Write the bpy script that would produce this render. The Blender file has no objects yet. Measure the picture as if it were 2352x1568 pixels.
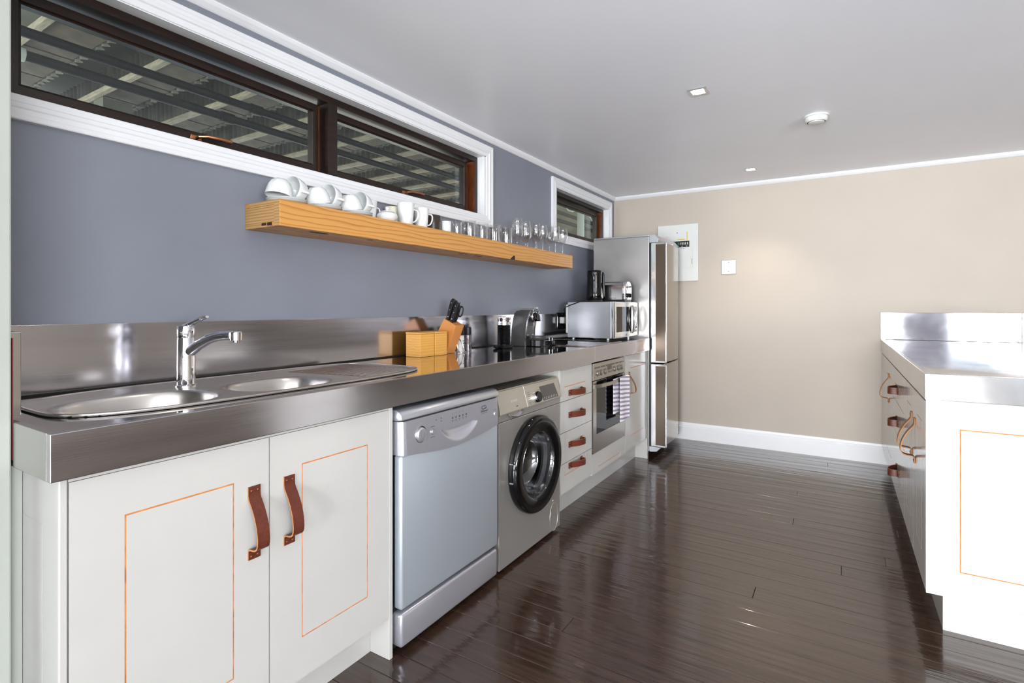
import bpy, bmesh, math, random
from mathutils import Vector, Matrix
random.seed(7)
S = bpy.context.scene
COL = S.collection
R = math.radians
PI = math.pi

# ------------------------------------------------------------------ camera
cam = bpy.data.cameras.new('camera'); camo = bpy.data.objects.new('camera', cam); COL.objects.link(camo)
camo.location = (1.90, 0.0, 1.225)
camo.rotation_euler = (R(90), 0, R(31.844))
cam.sensor_width = 36; cam.lens = 1214 / 2352 * 36
cam.shift_y = -78 / 2352
cam.clip_start = 0.02
S.camera = camo
# ------------------------------------------------------------------ world, lights, exposure
S.view_settings.view_transform = 'Standard'
S.view_settings.look = 'None'
S.view_settings.gamma = 1
S.view_settings.use_curve_mapping = False
S.view_settings.exposure = 0.74
w = bpy.data.worlds.new('world'); S.world = w; w.use_nodes = True
bg = w.node_tree.nodes['Background']; bg.inputs[0].default_value = (0.75, 0.87, 1, 1); bg.inputs[1].default_value = 0.9

def area(name, loc, rot, sx, sy, power, col):
    l = bpy.data.lights.new(name, 'AREA'); l.shape = 'RECTANGLE'; l.size = sx; l.size_y = sy
    l.energy = power; l.color = col
    o = bpy.data.objects.new(name, l); COL.objects.link(o); o.location = loc; o.rotation_euler = rot
    return o
# daylight through the glazed doors behind the camera and the window on the right
area('rear_daylight', (1.80, -4.5, 1.15), (R(108), 0, 0), 2.1, 2.0, 430, (0.955, 0.98, 1.0))
area('rear_daylight_far', (5.05, -4.5, 1.15), (R(130), 0, 0), 2.3, 2.0, 5, (0.955, 0.98, 1.0))
area('right_daylight', (6.28, -2.6, 1.2), (R(140), 0, R(90)), 3.6, 1.7, 350, (0.955, 0.98, 1.0))
def spot(name, loc, power, size=100):
    l = bpy.data.lights.new(name, 'SPOT'); l.energy = power; l.spot_size = R(size); l.spot_blend = 0.75
    l.shadow_soft_size = 0.025; l.color = (1.0, 0.90, 0.78)
    o = bpy.data.objects.new(name, l); COL.objects.link(o); o.location = loc
    return o
spot('downlight_beam_near', (1.30, 2.74, 2.285), 15)
spot('downlight_beam_far', (1.30, 4.49, 2.285), 15)
spot('downlight_beam_rear', (1.30, 0.99, 2.285), 5)

# ------------------------------------------------------------------ materials
def sr(r, g, b):
    f = lambda v: ((v/255)/12.92 if v/255 <= .04045 else (((v/255)+.055)/1.055)**2.4)
    return (f(r), f(g), f(b), 1)
def mat(name, rgb, rough=.5, metal=0, noise=0.0, nscale=20, stretch=(1,1,1), bump=0.0, bscale=60, rvar=0.0,
        trans=0, ior=1.45, coat=0, spec=.5, dark=None, bstretch=None):
    m = bpy.data.materials.new(name); m.use_nodes = True
    nt = m.node_tree; N = nt.nodes; L = nt.links
    p = N['Principled BSDF']
    col = sr(*rgb)
    p.inputs['Base Color'].default_value = col
    p.inputs['Roughness'].default_value = rough
    p.inputs['Metallic'].default_value = metal
    p.inputs['Transmission Weight'].default_value = trans
    p.inputs['IOR'].default_value = ior
    p.inputs['Coat Weight'].default_value = coat
    p.inputs['Specular IOR Level'].default_value = spec
    tc = N.new('ShaderNodeTexCoord'); mp = N.new('ShaderNodeMapping'); mp.inputs['Scale'].default_value = stretch
    L.new(tc.outputs['Object'], mp.inputs['Vector'])
    nz = N.new('ShaderNodeTexNoise'); nz.inputs['Scale'].default_value = nscale; nz.inputs['Detail'].default_value = 4
    L.new(mp.outputs[0], nz.inputs['Vector'])
    if noise > 0 or dark:
        cr = N.new('ShaderNodeValToRGB')
        d = sr(*dark) if dark else tuple([c*(1-noise) for c in col[:3]] + [1])
        u = col if dark else tuple([min(1, c*(1+noise)) for c in col[:3]] + [1])
        cr.color_ramp.elements[0].position = .35; cr.color_ramp.elements[1].position = .65
        cr.color_ramp.elements[0].color = d; cr.color_ramp.elements[1].color = u
        L.new(nz.outputs['Fac'], cr.inputs[0]); L.new(cr.outputs[0], p.inputs['Base Color'])
    if rvar > 0:
        mr = N.new('ShaderNodeMapRange'); mr.inputs['From Min'].default_value = .3; mr.inputs['From Max'].default_value = .7
        mr.inputs['To Min'].default_value = max(.01, rough-rvar); mr.inputs['To Max'].default_value = rough+rvar
        L.new(nz.outputs['Fac'], mr.inputs[0]); L.new(mr.outputs[0], p.inputs['Roughness'])
    if bump > 0:
        n2 = N.new('ShaderNodeTexNoise'); n2.inputs['Scale'].default_value = bscale; n2.inputs['Detail'].default_value = 3
        if bstretch:
            m2 = N.new('ShaderNodeMapping'); m2.inputs['Scale'].default_value = bstretch
            L.new(tc.outputs['Object'], m2.inputs['Vector']); L.new(m2.outputs[0], n2.inputs['Vector'])
        else: L.new(mp.outputs[0], n2.inputs['Vector'])
        b = N.new('ShaderNodeBump'); b.inputs['Strength'].default_value = bump; b.inputs['Distance'].default_value = .002
        L.new(n2.outputs['Fac'], b.inputs['Height']); L.new(b.outputs[0], p.inputs['Normal'])
    return m
def emit(name, rgb, st):
    m = bpy.data.materials.new(name); m.use_nodes = True; p = m.node_tree.nodes['Principled BSDF']
    p.inputs['Base Color'].default_value = sr(*rgb); p.inputs['Emission Color'].default_value = sr(*rgb); p.inputs['Emission Strength'].default_value = st
    return m
def facing_fac(N, L, base, gain, power=4.0):
    lw = N.new('ShaderNodeLayerWeight'); lw.inputs['Blend'].default_value = .5
    p = N.new('ShaderNodeMath'); p.operation = 'POWER'; p.inputs[1].default_value = power; L.new(lw.outputs['Facing'], p.inputs[0])
    a = N.new('ShaderNodeMath'); a.operation = 'MULTIPLY_ADD'; a.inputs[1].default_value = gain; a.inputs[2].default_value = base; a.use_clamp = True
    L.new(p.outputs[0], a.inputs[0]); return a.outputs[0]
def pane_mat(name, tint, refl=1.0):
    m = bpy.data.materials.new(name); m.use_nodes = True; nt = m.node_tree; N = nt.nodes; L = nt.links
    for n in list(N):
        if n.type != 'OUTPUT_MATERIAL': N.remove(n)
    out = [n for n in N if n.type == 'OUTPUT_MATERIAL'][0]
    t = N.new('ShaderNodeBsdfTransparent'); t.inputs[0].default_value = tint
    g = N.new('ShaderNodeBsdfGlossy'); g.inputs['Roughness'].default_value = .02
    f = facing_fac(N, L, .045, .75)
    mx = N.new('ShaderNodeMixShader')
    L.new(f, mx.inputs[0]); L.new(t.outputs[0], mx.inputs[1]); L.new(g.outputs[0], mx.inputs[2])
    L.new(mx.outputs[0], out.inputs[0])
    return m

M = {}
M['blue'] = mat('wall_blue_paint', (126, 130, 141), .42, noise=.035, nscale=3, bump=.10, bscale=120)
M['beige'] = mat('wall_beige_paint', (183, 173, 162), .6, noise=.02, nscale=2, bump=.06, bscale=150)
M['ceil'] = mat('ceiling_paint', (238, 239, 245), .36, noise=.012, nscale=2)
M['rear'] = mat('wall_rear_grey_paint', (104, 102, 108), .6, noise=.02, nscale=3)
M['white'] = mat('trim_white_paint', (228, 229, 232), .35, noise=.01, nscale=8, bump=.03, bscale=60)
M['nearwall'] = mat('wall_pale_green_paint', (168, 172, 164), .6, noise=.02, nscale=5, bump=.08, bscale=60)
M['cab'] = mat('cabinet_paint', (180, 178, 174), .13, noise=.012, nscale=6, bump=.05, bscale=40, bstretch=(1, 1, .15))
M['groove'] = mat('bare_wood_groove', (196, 114, 48), .75, noise=.3, nscale=30)
M['leather'] = mat('brown_leather', (88, 40, 26), .42, noise=.12, nscale=60, bump=.5, bscale=180)
M['leather_edge'] = mat('leather_raw_edge', (176, 120, 70), .8)
M['copper'] = mat('copper_rivet', (190, 130, 95), .3, metal=1)
M['steel'] = mat('brushed_steel', (190, 188, 192), .16, metal=1, noise=.03, nscale=6, stretch=(1, .25, 6), rvar=.03, bump=.02, bscale=260, bstretch=(1, .04, 1))
M['steel_r'] = mat('smooth_steel', (188, 188, 190), .075, metal=1, noise=.04, nscale=5, rvar=.03)
M['steel_top'] = mat('polished_steel_top', (186, 183, 184), .06, metal=1, noise=.03, nscale=4, rvar=.03)
M['steel_front'] = mat('brushed_steel_apron', (196, 193, 196), .17, metal=1, noise=.04, nscale=5, stretch=(1, .3, 3), rvar=.04, bump=.02, bscale=300, bstretch=(1, .04, 1))
M['steel_v'] = mat('brushed_steel_vertical', (190, 188, 186), .16, metal=1, noise=.03, nscale=5, rvar=.03)
M['sink'] = mat('satin_sink_steel', (208, 203, 197), .27, metal=1)
M['chrome'] = mat('chrome', (225, 225, 230), .05, metal=1)
M['silver'] = mat('silver_painted_metal', (190, 192, 198), .32, metal=.75, noise=.01, nscale=40, coat=.2)
M['silver_d'] = mat('silver_control_panel', (186, 186, 194), .3, metal=.7, coat=.2)
M['silver_door'] = mat('silver_grey_door', (182, 190, 198), .36, metal=.6)
M['wash'] = mat('washer_grey_paint', (164, 160, 155), .34, metal=.65)
M['wash_p'] = mat('washer_champagne_panel', (178, 172, 160), .38, metal=.6)
M['blk'] = mat('black_gloss_plastic', (8, 8, 9), .05)
M['blk_m'] = mat('black_matt_plastic', (22, 22, 24), .4)
M['blk_glass'] = mat('black_glass', (6, 6, 7), .03)
M['dark_grey'] = mat('graphite_plastic', (70, 68, 67), .38, metal=.3)
M['screen'] = mat('grey_screen', (72, 68, 66), .15)
M['print'] = mat('grey_print', (70, 70, 76), .6)
M['print_l'] = mat('light_print', (196, 194, 190), .6)
M['darkwood'] = mat('dark_stained_wood', (33, 20, 15), .32, noise=.35, nscale=9, stretch=(6, 1, 6), bump=.1, bscale=60)
M['redwood'] = mat('amber_stained_wood', (84, 40, 14), .3, noise=.35, nscale=9, stretch=(6, 6, 1))
M['pane'] = pane_mat('window_glass', (.93, .96, .94, 1))
def clear_glass(name, tint=.97, edge=.5):
    m = bpy.data.materials.new(name); m.use_nodes = True; nt = m.node_tree; N = nt.nodes; L = nt.links
    for n in list(N):
        if n.type != 'OUTPUT_MATERIAL': N.remove(n)
    out = [n for n in N if n.type == 'OUTPUT_MATERIAL'][0]
    t = N.new('ShaderNodeBsdfTransparent'); t.inputs[0].default_value = (tint, tint, tint, 1)
    g = N.new('ShaderNodeBsdfGlossy'); g.inputs['Roughness'].default_value = .03; g.inputs[0].default_value = (1, 1, 1, 1)
    f = facing_fac(N, L, .07, .75, 2.6)
    mx = N.new('ShaderNodeMixShader'); L.new(f, mx.inputs[0]); L.new(t.outputs[0], mx.inputs[1]); L.new(g.outputs[0], mx.inputs[2]); L.new(mx.outputs[0], out.inputs[0])
    return m
M['glass'] = clear_glass('drinking_glass')
M['ceramic'] = mat('white_glazed_ceramic', (226, 228, 228), .08, coat=.4)
M['cream'] = mat('cream_glazed_ceramic', (222, 219, 200), .1, coat=.3)
M['brown_cer'] = mat('dark_brown_ceramic', (58, 48, 42), .25)
M['white_matt'] = mat('white_plastic', (212, 214, 211), .35)
M['yellow'] = mat('yellow_sticker', (206, 178, 40), .5)
M['pink'] = mat('pink_sticker', (232, 190, 196), .6)
M['green'] = mat('green_switch', (10, 110, 92), .4)
M['pipe'] = mat('black_pipe', (24, 25, 26), .55, noise=.3, nscale=30)
M['whitepipe'] = mat('white_pipe', (205, 208, 196), .5)
M['beam'] = mat('pale_timber', (176, 164, 146), .8, noise=.2, nscale=12, stretch=(1, 6, 6))
M['soffit'] = mat('grey_boards', (104, 94, 82), .8, noise=.3, nscale=8, stretch=(1, 1, 1))
M['corr'] = mat('corrugated_metal', (140, 138, 132), .42, metal=.3, noise=.25, nscale=6)
M['conc'] = mat('outside_concrete', (120, 118, 108), .85, noise=.2, nscale=4)
M['outwall'] = mat('outside_pale_wall', (150, 152, 130), .85, noise=.15, nscale=3)
M['red'] = mat('red_sealant', (110, 30, 34), .6)
M['spice_w'] = mat('white_spice', (214, 212, 208), .6, noise=.08, nscale=120)
M['emboss'] = mat('embossed_letters', (196, 191, 180), .3, metal=.5)
M['knob_g'] = mat('grey_oven_knob', (120, 115, 108), .35, metal=.5)
M['steel_oven'] = mat('oven_steel', (178, 172, 164), .18, metal=.9, noise=.02)
M['fr_side'] = mat('fridge_side_steel', (176, 174, 172), .36, metal=.85, noise=.05, nscale=2.2, rvar=.07)
M['fr_door'] = mat('fridge_door_steel', (178, 170, 160), .16, metal=1, noise=.03, nscale=2)
M['alu'] = mat('bright_aluminium', (200, 200, 203), .16, metal=1)
M['bronze'] = mat('tinted_panel', (92, 80, 70), .32, metal=.8)
M['joint'] = mat('floor_joint', (84, 66, 52), .7)

def floor_mat():
    m = bpy.data.materials.new('dark_varnished_boards'); m.use_nodes = True; nt = m.node_tree; N = nt.nodes; L = nt.links
    p = N['Principled BSDF']; p.inputs['Roughness'].default_value = .16; p.inputs['Coat Weight'].default_value = .6
    p.inputs['Coat Roughness'].default_value = .07; p.inputs['Specular IOR Level'].default_value = .6
    tc = N.new('ShaderNodeTexCoord'); g = N.new('ShaderNodeNewGeometry')
    mp = N.new('ShaderNodeMapping'); mp.inputs['Scale'].default_value = (1.2, 26, 1); L.new(g.outputs['Position'], mp.inputs[0])
    n = N.new('ShaderNodeTexNoise'); n.inputs['Scale'].default_value = 2.2; n.inputs['Detail'].default_value = 5; L.new(mp.outputs[0], n.inputs[0])
    cr = N.new('ShaderNodeValToRGB'); cr.color_ramp.elements[0].color = sr(40, 27, 20); cr.color_ramp.elements[1].color = sr(66, 46, 35)
    cr.color_ramp.elements[0].position = .3; cr.color_ramp.elements[1].position = .75
    L.new(n.outputs['Fac'], cr.inputs[0]); L.new(cr.outputs[0], p.inputs['Base Color'])
    m2 = N.new('ShaderNodeMapping'); m2.inputs['Scale'].default_value = (.55, 7, 1); L.new(g.outputs['Position'], m2.inputs[0])
    n2 = N.new('ShaderNodeTexNoise'); n2.inputs['Scale'].default_value = 2.6; n2.inputs['Detail'].default_value = 3.5; L.new(m2.outputs[0], n2.inputs[0])
    b = N.new('ShaderNodeBump'); b.inputs['Strength'].default_value = .55; b.inputs['Distance'].default_value = .006
    L.new(n2.outputs['Fac'], b.inputs['Height']); L.new(b.outputs[0], p.inputs['Normal']); L.new(b.outputs[0], p.inputs['Coat Normal'])
    mr = N.new('ShaderNodeMapRange'); mr.inputs['To Min'].default_value = .12; mr.inputs['To Max'].default_value = .3
    L.new(n.outputs['Fac'], mr.inputs[0]); L.new(mr.outputs[0], p.inputs['Roughness'])
    return m
M['floor'] = floor_mat()

def wood_mat(name, light, darkc, axis='y', scale=14, dist=3.0, rough=.4, fine=False):
    """wavy grain lines running along one axis"""
    m = bpy.data.materials.new(name); m.use_nodes = True; nt = m.node_tree; N = nt.nodes; L = nt.links
    p = N['Principled BSDF']; p.inputs['Roughness'].default_value = rough
    tc = N.new('ShaderNodeTexCoord'); mp = N.new('ShaderNodeMapping')
    sc = {'y': (1, .16, 1), 'z': (1, 1, .16), 'x': (.16, 1, 1)}[axis]
    mp.inputs['Scale'].default_value = sc; L.new(tc.outputs['Object'], mp.inputs[0])
    wv = N.new('ShaderNodeTexWave'); wv.wave_type = 'BANDS'; wv.bands_direction = 'Z' if axis != 'z' else 'Y'
    wv.inputs['Scale'].default_value = scale; wv.inputs['Distortion'].default_value = dist; wv.inputs['Detail'].default_value = 1.5
    wv.inputs['Detail Scale'].default_value = 1.2; wv.wave_profile = 'SAW'
    L.new(mp.outputs[0], wv.inputs[0])
    cr = N.new('ShaderNodeValToRGB'); e = cr.color_ramp.elements
    e[0].position = 0; e[0].color = sr(*light); e[1].position = 1; e[1].color = sr(*darkc)
    mid = e.new(.62 if not fine else .3); mid.color = sr(*light)
    L.new(wv.outputs['Fac'], cr.inputs[0])
    nz = N.new('ShaderNodeTexNoise'); nz.inputs['Scale'].default_value = 5; L.new(mp.outputs[0], nz.inputs[0])
    mx = N.new('ShaderNodeMix'); mx.data_type = 'RGBA'; mx.blend_type = 'MULTIPLY'; mx.inputs[0].default_value = .16
    c2 = N.new('ShaderNodeValToRGB'); c2.color_ramp.elements[0].color = (.62, .5, .4, 1); c2.color_ramp.elements[1].color = (1, 1, 1, 1)
    c2.color_ramp.elements[0].position = .35; c2.color_ramp.elements[1].position = .6
    L.new(nz.outputs['Fac'], c2.inputs[0]); L.new(cr.outputs[0], mx.inputs[6]); L.new(c2.outputs[0], mx.inputs[7])
    L.new(mx.outputs[2], p.inputs['Base Color'])
    return m
M['pine'] = wood_mat('pine_shelf', (203, 148, 80), (172, 112, 48), 'y', 17, 7, .38)
M['pine_end'] = wood_mat('pine_end_grain', (198, 158, 100), (150, 108, 60), 'x', 30, 1.5, .55)
M['bamboo'] = wood_mat('bamboo', (222, 168, 84), (210, 150, 66), 'y', 24, 5, .35, True)
M['beech'] = wood_mat('beech_block', (206, 138, 70), (196, 126, 60), 'z', 20, 2, .35, True)

def towel_mat():
    m = bpy.data.materials.new('striped_cotton'); m.use_nodes = True; nt = m.node_tree; N = nt.nodes; L = nt.links
    p = N['Principled BSDF']; p.inputs['Roughness'].default_value = .9
    g = N.new('ShaderNodeTexCoord'); wv = N.new('ShaderNodeTexWave'); wv.wave_type = 'BANDS'; wv.bands_direction = 'Z'
    wv.inputs['Scale'].default_value = 11.2; wv.inputs['Distortion'].default_value = 0
    mp = N.new('ShaderNodeMapping'); mp.inputs['Rotation'].default_value = (R(6), 0, 0); L.new(g.outputs['Object'], mp.inputs[0]); L.new(mp.outputs[0], wv.inputs[0])
    cr = N.new('ShaderNodeValToRGB'); cr.color_ramp.interpolation = 'CONSTANT'
    cr.color_ramp.elements[0].color = sr(232, 228, 236); cr.color_ramp.elements[1].position = .55; cr.color_ramp.elements[1].color = sr(150, 140, 158)
    L.new(wv.outputs['Fac'], cr.inputs[0]); L.new(cr.outputs[0], p.inputs['Base Color'])
    return m
M['towel'] = towel_mat()

# ------------------------------------------------------------------ mesh helpers
WL = {}      # world location of every object built
class MB:
    def __init__(s): s.b = bmesh.new(); s.mi = 0
    def _tag(s, faces):
        for f in faces: f.material_index = s.mi
    def box(s, x0, x1, y0, y1, z0, z1, bev=0, seg=2):
        t = bmesh.new()
        v = [t.verts.new((x, y, z)) for x in (x0, x1) for y in (y0, y1) for z in (z0, z1)]
        for q in ((0,1,3,2),(4,6,7,5),(0,4,5,1),(2,3,7,6),(0,2,6,4),(1,5,7,3)): t.faces.new([v[i] for i in q])
        if bev > 0: bmesh.ops.bevel(t, geom=t.edges[:], offset=bev, segments=seg, profile=.5, affect='EDGES')
        s.merge(t); return s
    def merge(s, t, mtx=None):
        if mtx: t.transform(mtx)
        mp = {}
        for v in t.verts: mp[v] = s.b.verts.new(v.co)
        for f in t.faces:
            try: nf = s.b.faces.new([mp[v] for v in f.verts])
            except ValueError: continue
            nf.material_index = s.mi
        t.free()
    def quad(s, *pts):
        f = s.b.faces.new([s.b.verts.new(p) for p in pts]); f.material_index = s.mi; return s
    def prism(s, poly, h0, h1, axis='y', bev=0):
        """poly 2-D points, extruded along axis; axis y: (x,z); axis x: (y,z); axis z: (x,y)"""
        def P(a, b, h): return {'y': (a, h, b), 'x': (h, a, b), 'z': (a, b, h)}[axis]
        t = bmesh.new()
        A = [t.verts.new(P(a, b, h0)) for a, b in poly]; B = [t.verts.new(P(a, b, h1)) for a, b in poly]
        n = len(poly); t.faces.new(A); t.faces.new(B[::-1])
        for i in range(n): t.faces.new((A[i], B[i], B[(i+1) % n], A[(i+1) % n]))
        if bev > 0: bmesh.ops.bevel(t, geom=t.edges[:], offset=bev, segments=2, profile=.5, affect='EDGES')
        s.merge(t); return s
    def lathe(s, prof, c=(0, 0, 0), seg=32, axis='z', closed=False):
        """prof (r,h)"""
        def P(r, h, a):
            u, v = r*math.cos(a), r*math.sin(a)
            q = {'z': (u, v, h), 'x': (h, u, v), 'y': (u, h, v)}[axis]
            return (q[0]+c[0], q[1]+c[1], q[2]+c[2])
        rings = []
        for r, h in prof:
            if r < 1e-6: rings.append([s.b.verts.new(P(0, h, 0))])
            else: rings.append([s.b.verts.new(P(r, h, 2*PI*i/seg)) for i in range(seg)])
        pairs = list(zip(rings, rings[1:]))
        if closed: pairs.append((rings[-1], rings[0]))
        for A, B in pairs:
            for i in range(seg):
                j = (i+1) % seg
                if len(A) == 1 and len(B) == 1: continue
                if len(A) == 1: f = s.b.faces.new((A[0], B[i], B[j]))
                elif len(B) == 1: f = s.b.faces.new((A[i], B[0], A[j]))
                else: f = s.b.faces.new((A[i], B[i], B[j], A[j]))
                f.material_index = s.mi
        return s
    def cyl(s, c, r, h, axis='z', seg=24, bev=0):
        if bev: prof = [(0, 0), (r-bev, 0), (r, bev), (r, h-bev), (r-bev, h), (0, h)]
        else: prof = [(0, 0), (r, 0), (r, h), (0, h)]
        return s.lathe(prof, c, seg, axis)
    def tube(s, pts, r, seg=10, cap=True, flat=1.0):
        pts = [Vector(p) for p in pts]; n = len(pts)
        rr = r if isinstance(r, (list, tuple)) else [r]*n
        rings = []; up = None
        for i, p in enumerate(pts):
            d = (pts[min(i+1, n-1)] - pts[max(i-1, 0)]).normalized()
            if up is None: up = Vector((0, 0, 1)) if abs(d.z) < .9 else Vector((1, 0, 0))
            a = d.cross(up).normalized(); b2 = a.cross(d).normalized(); up = b2
            rings.append([s.b.verts.new(p + (a*math.cos(2*PI*k/seg)*flat + b2*math.sin(2*PI*k/seg))*rr[i]) for k in range(seg)])
        for A, B in zip(rings, rings[1:]):
            for k in range(seg):
                f = s.b.faces.new((A[k], A[(k+1) % seg], B[(k+1) % seg], B[k])); f.material_index = s.mi
        if cap:
            for q in (rings[0], rings[-1]):
                f = s.b.faces.new(q); f.material_index = s.mi
        return s
    def ribbon(s, pts, w0, w1, th, plane='x'):
        """strap: pts (v,w) path; extruded in u from w0..w1; coordinates (u,v,w)"""
        n = len(pts); P2 = [Vector(p) for p in pts]; out = []; inn = []
        for i in range(n):
            d = (P2[min(i+1, n-1)] - P2[max(i-1, 0)]).normalized(); nn = Vector((-d.y, d.x))
            out.append(P2[i] + nn*th/2); inn.append(P2[i] - nn*th/2)
        poly = out + inn[::-1]
        A = [s.b.verts.new((w0, p.x, p.y)) for p in poly]; B = [s.b.verts.new((w1, p.x, p.y)) for p in poly]
        m = len(poly)
        for i in range(m-0):
            j = (i+1) % m
            f = s.b.faces.new((A[i], B[i], B[j], A[j])); f.material_index = 0
        for i in range(n-1):
            for Q in (A, B):
                f = s.b.faces.new((Q[i], Q[i+1], Q[m-2-i], Q[m-1-i])); f.material_index = 1
        return s
    def build(s, name, m, parent=None, smooth=False, mtx=None, bevel=0, angle=35, origin=None, subsurf=0):
        b = s.b
        if mtx: b.transform(mtx)
        bmesh.ops.remove_doubles(b, verts=b.verts[:], dist=1e-6)
        bmesh.ops.recalc_face_normals(b, faces=b.faces[:])
        xs = [v.co.x for v in b.verts]; ys = [v.co.y for v in b.verts]; zs = [v.co.z for v in b.verts]
        o = Vector(origin) if origin else Vector(((min(xs)+max(xs))/2, (min(ys)+max(ys))/2, min(zs)))
        b.transform(Matrix.Translation(-o))
        me = bpy.data.meshes.new(name); b.to_mesh(me); b.free()
        for mm in (m if isinstance(m, (list, tuple)) else [m]): me.materials.append(mm)
        ob = bpy.data.objects.new(name, me); COL.objects.link(ob)
        if parent is not None:
            ob.parent = parent; ob.location = o - WL[parent]
        else: ob.location = o
        WL[ob] = o
        if smooth:
            for p in me.polygons: p.use_smooth = True
            me.set_sharp_from_angle(angle=R(angle))
        if bevel:
            md = ob.modifiers.new('bevel', 'BEVEL'); md.width = bevel; md.segments = 2; md.limit_method = 'ANGLE'; md.angle_limit = R(40)
        if subsurf:
            md = ob.modifiers.new('sub', 'SUBSURF'); md.levels = subsurf; md.render_levels = subsurf
        return ob
SMALL = ('small_print', 'program_print', 'program_symbol', 'touch_symbol', 'cover_seam', 'lock_wire', 'print_mark')
def tag(o, label, cat, group=None, kind=None):
    o['label'] = label; o['category'] = cat
    if group: o['group'] = group
    if kind: o['kind'] = kind
    return o
def thing(name, loc, label, cat, group=None):
    o = bpy.data.objects.new(name, None); COL.objects.link(o); o.location = loc; o.empty_display_size = .05
    WL[o] = Vector(loc); return tag(o, label, cat, group)
def struct(o, label=None):
    o['kind'] = 'structure'
    if label: o['label'] = label
    return o
def kids(o): return [c for c in bpy.data.objects if c.parent == o]
def dup(o, loc=None, rot=None, label=None, parent=None):
    c = o.copy(); COL.objects.link(c)
    if parent is not None: c.parent = parent
    if loc is not None: c.location = loc
    if rot is not None: c.rotation_euler = rot
    if label: c['label'] = label
    for ch in kids(o):
        if ch is not c: dup(ch, parent=c)
    return c
def text(body, name, m, parent, size, mtx, label=None, ext=.0004, font_shear=0, align='CENTER', bold=0):
    cu = bpy.data.curves.new('t', 'FONT'); cu.body = body; cu.size = size; cu.extrude = ext; cu.align_x = align; cu.align_y = 'CENTER'; cu.shear = font_shear
    cu.offset = bold; cu.resolution_u = 2
    t = bpy.data.objects.new('t', cu); COL.objects.link(t)
    dg = bpy.context.evaluated_depsgraph_get(); me = bpy.data.meshes.new_from_object(t.evaluated_get(dg))
    bpy.data.objects.remove(t); bpy.data.curves.remove(cu)
    b = MB(); b.b.from_mesh(me); bpy.data.meshes.remove(me)
    for f in b.b.faces: f.material_index = 0
    o = b.build(name, m, parent, mtx=mtx)
    if label: o['label'] = label
    return o
# local frames: (u along, v up, w out)
def FX(x0): return Matrix(((0, 0, 1, x0), (1, 0, 0, 0), (0, 1, 0, 0), (0, 0, 0, 1)))       # faces +X, u=+Y
def FXn(x0): return Matrix(((0, 0, -1, x0), (-1, 0, 0, 0), (0, 1, 0, 0), (0, 0, 0, 1)))    # faces -X, u=-Y
def FYn(y0): return Matrix(((1, 0, 0, 0), (0, 0, -1, y0), (0, 1, 0, 0), (0, 0, 0, 1)))     # faces -Y, u=+X
def T(x, y, z): return Matrix.Translation((x, y, z))

FZ = 0.02   # finished floor level
CEIL = 2.305
BACK = 4.97
# ------------------------------------------------------------------ setting
b = MB(); b.box(0, 6.4, -4.7, BACK, -.1, FZ-.019); floor = struct(b.build('floor', M['joint']))
pl_mesh = {}
pitch = .1033; y0 = 2.39
k = -69
rnd = random.Random(3)
while True:
    ya = y0 + k*pitch; k += 1
    if ya > BACK: break
    yb = min(ya+pitch-.0013, BACK-.001)
    if yb < -4.69: continue
    if k-1 == 0: cuts = [0.0, 1.59, 6.4]
    elif ya < .2: cuts = [0.0, 6.4]
    else:
        c1 = rnd.uniform(1.0, 4.6); cuts = [0.0, c1, 6.4] if rnd.random() < .55 else [0.0, 6.4]
        if k-1 in (-1, -2, -3, 1, 2): cuts = [0.0, 6.4]
        if k-1 == -6: cuts = [0.0, 1.02, 6.4]
    for xa, xb in zip(cuts, cuts[1:]):
        b = MB(); b.box(xa+.0006, xb-.0006, ya, yb, FZ-.018, FZ+rnd.uniform(-.0004, .0003), .0012, 1)
        b.build('plank', M['floor'], floor)
b = MB(); b.box(-.15, 6.5, -4.8, BACK+.1, CEIL, CEIL+.12); struct(b.build('ceiling', M['ceil']))

# left wall (painted blue) with the clerestory openings
W1 = (.405, 2.715, 1.795, 2.170); W3 = (3.705, 4.800, 1.800, 2.165)
b = MB()
def wall_cells(b, x0, x1, ys, zs, holes):
    for ya, yb in zip(ys, ys[1:]):
        for za, zb in zip(zs, zs[1:]):
            if any(ya >= h[0]-1e-6 and yb <= h[1]+1e-6 and za >= h[2]-1e-6 and zb <= h[3]+1e-6 for h in holes): continue
            b.box(x0, x1, ya, yb, za, zb)
wall_cells(b, -.15, 0, [-4.8, W1[0], W1[1], W3[0], W3[1], BACK+.1], [0, 1.795, 1.800, 2.165, 2.170, CEIL], [W1, W3])
bmesh.ops.remove_doubles(b.b, verts=b.b.verts[:], dist=1e-5)
struct(b.build('wall_left', M['blue']))
b = MB(); b.box(-.15, 6.5, BACK, BACK+.1, 0, CEIL); struct(b.build('wall_back', M['beige']))
b = MB(); b.box(0, .405, -4.7, .393, FZ-.018, CEIL, .004); struct(b.build('wall_near', M['nearwall']))
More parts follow.
